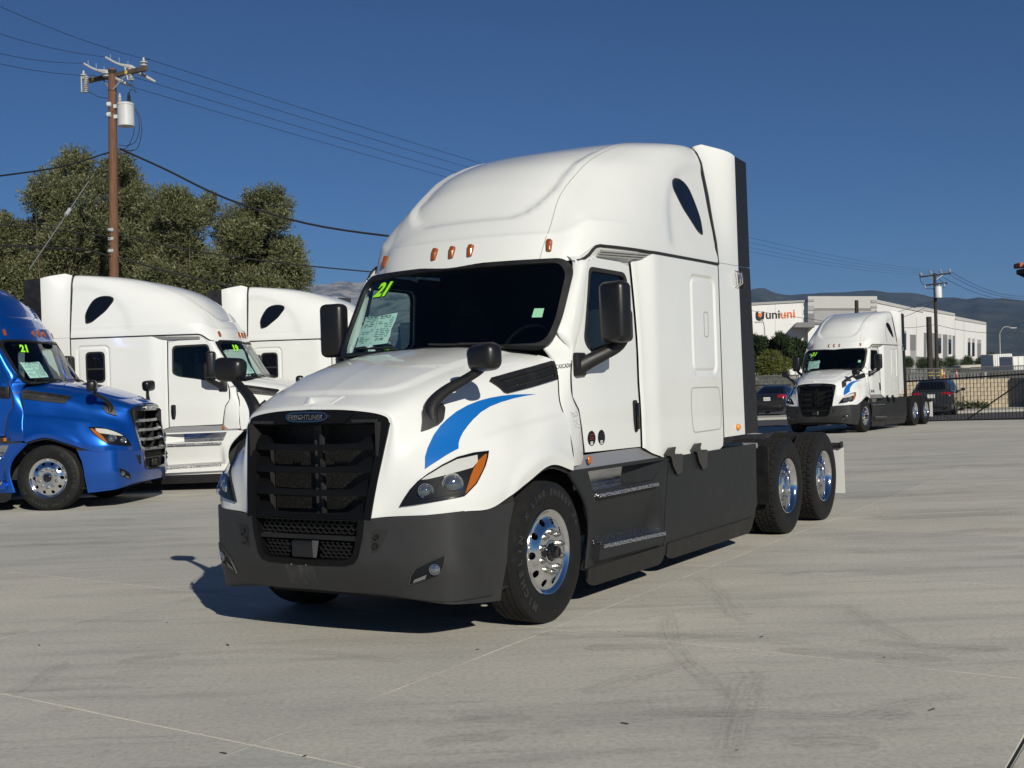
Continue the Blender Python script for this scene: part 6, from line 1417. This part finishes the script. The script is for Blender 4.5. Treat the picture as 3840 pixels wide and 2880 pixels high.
b = MB(); b.add([e0 + Vector((.3, -.1, .1)), e0 + Vector((14, -.1, .5)), e0 + Vector((14, -8, 3)), e0 + Vector((2, -8, 3))], [(3, 2, 1, 0)]); b.build('roof', M['terra'], hr, False)

# ================================================================== cars
def car(name, loc, rz, prof, label, cat, paint, suv):
    root = empty(name, loc, rz, label, cat); L, w_ = prof['L'], prof['w']
    rows = []
    for y, zt, k in prof['body']:
        ww = w_ * k; rows.append([Vector(p) for p in ((0, y, zt), (ww * .55, y, zt - .004), (ww * .86, y, zt - .03), (ww * .975, y, zt - .14), (ww, y, .62), (ww * .985, y, .40), (ww * .93, y, .22), (ww * .7, y, .19))])
    b = MB(); grid(b, net(rows, 60, 26)); b.mirror()
    for y, q_ in ((prof['body'][0][0], 0), (prof['body'][-1][0], -1)):
        R0 = net(rows, 60, 26)[q_]; pol = R0 + [Vector((-p.x, p.y, p.z)) for p in R0[::-1]]; n = len(b.v); b.v += pol; b.f.append(list(range(n, n + len(pol)))); b.m.append(0)
    b.build('body', paint, root, ang=50); body_t = bvh_of(b)
    rows = []
    for y, zr_, k in prof['roof']:
        rows.append([Vector(p) for p in ((0, y, zr_), (w_ * .45 * k, y, zr_ - .008), (w_ * .66 * k, y, zr_ - .05), (w_ * .74 * k + .02, y, zr_ - .14 * min(1, (zr_ - prof['belt']) / .4)), (w_ * .965, y, prof['belt'] - .03))])
    b = MB(); grid(b, net(rows, 40, 20)); b.mirror(); gh = b.build('roof', paint, root, ang=60); tr_ = bvh_of(b)
    b = MB(); drape(b, prof['rearwin'], (0, -1, -.25), tr_, .008, .09); b.build('rear_window', M['darkglass'], root)
    b = MB(); drape(b, prof['frontwin'], (0, 1, -.25), tr_, .008, .09); b.build('windshield', M['darkglass'], root)
    for s in (1, -1):
        for pol in prof['sidewin']:
            b = MB(); drape(b, [(s * .9, y, z) for y, z in pol], (-s, 0, -.15), tr_, .008, .09); b.build('side_window', M['darkglass'], root)
        b = MB(); drape(b, [(s * x, y, z) for x, y, z in prof['tail']], (-s * .2, -1, 0), body_t, .012, .05, th=.03); b.build('tail_light', M['tail'], root)
        b = MB(); b.bbox((s * (w_ + .10), prof['mir'][0], prof['mir'][1]), (.20, .12, .14), .04, 2); b.bbox((s * (w_ - .02), prof['mir'][0], prof['mir'][1] - .05), (.14, .06, .05), .01, 1); b.build('wing_mirror', paint if suv else M['black'], root)
        for y in prof['axle']:
            W = empty('wheel', (s * (w_ - .11), y, .33 if not suv else .36)); W.parent = root; W.rotation_euler = (0, s * PI / 2, 0); rr = .33 if not suv else .36
            b = MB(); b.lathe([(rr * .62, .08), (rr * .7, .105), (rr * .92, .105), (rr, .08), (rr, -.08), (rr * .92, -.105), (rr * .6, -.105)], 28); b.build('tyre', M['rubber'], W)
            b = MB(); b.lathe([(0, .07), (.07, .075), (.09, .055), (rr * .5, .05), (rr * .58, .085), (rr * .64, .09)][::-1], 24); b.build('rim', M['steel'], W)
            b = MB(); b.lathe([(rr + .055, .095), (rr + .055, .11), (rr + .02, .112)], 28, 0, Matrix.Translation((0, 0, .006))); b.build('arch_gap', M['gap'], W)
    yb = L - .01
    b = MB(); b.box((0, yb + .012, prof['plate']), (.32, .012, .165)); pl_ = b.build('licence_plate', M['flap'], root, False)
    b = MB(); text_mesh(b, 'LEK160' if not suv else '', .085, frame((0, yb + .022, prof['plate']), (-1, 0, 0), (0, 0, 1)), .001) if not suv else None
    if b.v: b.build('plate_characters', M['ink'], pl_, False)
    b = MB(); b.bbox((0, yb - .01, .42), (w_ * 1.5, .08, .16), .03, 2); [b.lathe([(.045, 0), (.045, .06), (.03, .06), (.03, .0)], 12, 0, frame((s * w_ * .62, yb + .01, .33), (-1, 0, 0), (0, 0, 1))) for s in (1, -1)]; b.build('rear_diffuser', M['black'], root)
    b = MB(); b.box((0, L / 2, .30), (w_ * 1.7, L * .86, .22)); b.build('underbody', M['gap'], root, False)
    return root
M['tail'] = mat('tail_lens', (.28, .008, .010), .12, 0, .8); M['darkcar'] = mat('charcoal_car_paint', (.022, .021, .024), .3, .5, 1.0); M['greycar'] = mat('grey_car_paint', (.052, .056, .062), .32, .5, 1.0)
sed = dict(L=4.85, w=.92, belt=.96, body=[(.0, .62, .72), (.12, .72, .88), (.5, .82, .97), (1.4, .95, 1), (2.4, .97, 1), (3.6, .99, 1), (4.3, 1.03, .98), (4.72, 1.03, .93), (4.83, .94, .88), (4.85, .80, .86)],
           roof=[(1.25, .95, 1.1), (1.7, 1.20, 1.0), (2.1, 1.39, .97), (2.6, 1.45, .96), (3.1, 1.42, .96), (3.6, 1.27, 1.0), (4.05, 1.07, 1.08), (4.2, .99, 1.12)], rearwin=[(-.62, 4.0, 1.04), (.62, 4.0, 1.04), (.50, 3.3, 1.36), (-.50, 3.3, 1.36)], frontwin=[(-.66, 1.4, 1.0), (.66, 1.4, 1.0), (.52, 2.05, 1.35), (-.52, 2.05, 1.35)],
           sidewin=[[(1.75, .98), (2.65, .98), (2.65, 1.36), (2.25, 1.34)], [(2.72, .98), (3.7, 1.0), (3.35, 1.28), (2.72, 1.36)]], tail=[(.50, 4.85, .86), (.52, 4.85, .98), (.80, 4.75, 1.0), (.90, 4.5, .99), (.90, 4.5, .84), (.78, 4.8, .84)], mir=(1.75, 1.02), axle=(.92, 3.80), plate=.80)
suvp = dict(L=4.55, w=.94, belt=1.05, body=[(.0, .70, .74), (.12, .82, .90), (.5, .93, .98), (1.3, 1.04, 1), (2.4, 1.07, 1), (3.6, 1.10, 1), (4.2, 1.12, .97), (4.47, 1.08, .92), (4.55, .95, .89)],
            roof=[(1.15, 1.03, 1.1), (1.6, 1.33, 1.0), (2.0, 1.56, .98), (2.6, 1.645, .97), (3.3, 1.63, .96), (3.9, 1.56, .96), (4.2, 1.38, 1.0), (4.42, 1.12, 1.08)], rearwin=[(-.60, 4.38, 1.16), (.60, 4.38, 1.16), (.52, 4.0, 1.50), (-.52, 4.0, 1.50)], frontwin=[(-.66, 1.3, 1.1), (.66, 1.3, 1.1), (.54, 1.95, 1.5), (-.54, 1.95, 1.5)],
            sidewin=[[(1.7, 1.09), (2.6, 1.09), (2.6, 1.54), (2.15, 1.52)], [(2.67, 1.09), (3.5, 1.11), (3.5, 1.48), (2.67, 1.54)], [(3.57, 1.12), (4.0, 1.2), (3.8, 1.42), (3.57, 1.46)]], tail=[(.45, 4.55, .95), (.45, 4.55, 1.03), (.80, 4.48, 1.05), (.92, 4.2, 1.04), (.92, 4.2, .97), (.80, 4.5, .95)], mir=(1.75, 1.12), axle=(.90, 3.62), plate=.88)
def put_car(px, Y, yaw, L):
    rc = at(px, 1500, Y); t = R_(yaw); return (rc.x + math.sin(t) * L, Y + math.cos(t) * L), PI - t
(cx_, cy_), th_ = put_car(2876, 58.0, 24, 4.85); car('sedan', (cx_, cy_, -.20), th_, sed, 'dark charcoal sedan seen from behind, left of the distant truck', 'car', M['darkcar'], False)
(cx_, cy_), th_ = put_car(3492, 54.0, 27, 4.55); car('hatchback', (cx_, cy_, -.325), th_, suvp, 'dark grey crossover hatchback parked behind the black gate', 'car', M['greycar'], True)

# ================================================================== mountains
def mountain(name, prof, Y, depth, z0, seed, m_, rows=26, rough=1.0):
    """prof: photo pixels of the ridge; the range stands at its real distance and falls towards the viewer"""
    r = random.Random(seed); pts = []; n = 220; xs_ = [p[0] for p in prof]
    from mathutils import noise as NZ
    G_ = []
    for i in range(rows):
        t = i / (rows - 1); row = []
        for k in range(n):
            px = lerp(xs_[0], xs_[-1], k / (n - 1)); py = pl(prof, px); top_ = at(px, py, Y); X_ = top_.x
            y = Y - depth * t; h = lerp(top_.z, z0, t ** 1.0)
            v = NZ.fractal(Vector((X_ / 700.0 * rough, y / 1400.0 * rough, seed)), .9, 2.1, 6) * (top_.z - z0) * .20 * min(1, t * 6) * (1 - t * .6)
            rg = abs(NZ.noise(Vector((X_ / 330.0 * rough, y / 2200.0, seed + 9)))) * (top_.z - z0) * .28 * min(1, t * 3) * (1 - t)
            j = NZ.noise(Vector((X_ / 60.0, 0, seed + 3))) * (top_.z - z0) * .012
            row.append(Vector((X_ * (y / Y), y, h + v - rg + j)))
        G_.append(row)
    b = MB(); grid(b, G_, flip=True)
    b.f = [f[::-1] if (b.v[f[1]] - b.v[f[0]]).cross(b.v[f[2]] - b.v[f[0]]).z < 0 else f for f in b.f]
    o = b.build(name, m_, None, True, 180); return tag(o, kind='structure')
q = M['chaparral'] = mat('chaparral_slope', (.05, .06, .04), 1, 0, 0, 0); f1_ = noise(q, .006, 8, .65, 'World'); f2_ = noise(q, .03, 6, .7, 'World')
lk(q, mixc(q, ramp(q, f2_, [(.56, (0, 0, 0)), (.72, (1, 1, 1))]), ramp(q, f1_, [(.32, (.022, .030, .024)), (.68, (.070, .072, .058))]), (.16, .145, .12)), bsdf(q).inputs['Base Color'])
q = M['rock'] = mat('bare_rock_slope', (.2, .18, .16), 1, 0, 0, 0); f1_ = noise(q, .010, 9, .7, 'World', (1, 1, .6)); f2_ = noise(q, .003, 4, .6, 'World')
lk(q, mixc(q, ramp(q, f2_, [(.35, (0, 0, 0)), (.6, (1, 1, 1))]), ramp(q, f1_, [(.42, (.08, .085, .07)), (.56, (.30, .27, .24))]), ramp(q, f1_, [(.38, (.10, .10, .085)), (.52, (.36, .33, .30))])), bsdf(q).inputs['Base Color'])
zw_ = lambda u, v: (1200 + .452 * u, 950 + .452 * v)
mountain('mountain_left', [(-2500, 1180), (-800, 1130), (300, 1120), (700, 1100), (950, 1090), (1120, 1075)] + [zw_(u, v) for u, v in ((-60, 262), (0, 262), (60, 258), (110, 242), (160, 236), (210, 232), (250, 240), (300, 246), (360, 240))] + [(1480, 1068), (1700, 1090), (2200, 1130), (2800, 1190)], 5600, 2400, 0, 3, M['rock'], 30, .8)
RD = [(1500, 1210), (2100, 1180), (2500, 1130), (2700, 1110)] + [z6(u, v) for u, v in ((150, 200), (217, 172), (290, 155), (330, 156), (370, 176), (420, 195), (500, 206), (580, 202), (700, 195), (800, 188), (850, 184), (930, 186), (1000, 180), (1070, 174), (1110, 171), (1160, 178), (1250, 186), (1330, 190), (1400, 191), (1460, 203), (1540, 222), (1600, 226), (1700, 222), (1760, 232), (1800, 236), (1850, 228), (1900, 222), (1950, 230), (2050, 236), (2100, 243), (2212, 252))] + [(4000, 1140), (4700, 1175), (6500, 1210)]
mountain('mountain_right', RD, 4300, 2200, 0, 5, M['chaparral'], 30)

# ================================================================== haze
hz_ = bpy.data.materials.new('haze'); hz_.use_nodes = True; n = hz_.node_tree; n.nodes.clear(); o_ = n.nodes.new('ShaderNodeOutputMaterial'); v_ = n.nodes.new('ShaderNodeVolumePrincipled'); n.links.new(v_.outputs[0], o_.inputs['Volume'])
v_.inputs['Color'].default_value = (.30, .54, 1.0, 1); v_.inputs['Density'].default_value = 7.0e-5; v_.inputs['Anisotropy'].default_value = 0.0
b = MB(); b.box((0, 5840, 287), (18400, 12600, 578)); b.v = [Vector((p.x, p.y, max(p.z, -2.2))) for p in b.v]; tag(b.build('haze', hz_, smooth=False), kind='stuff')
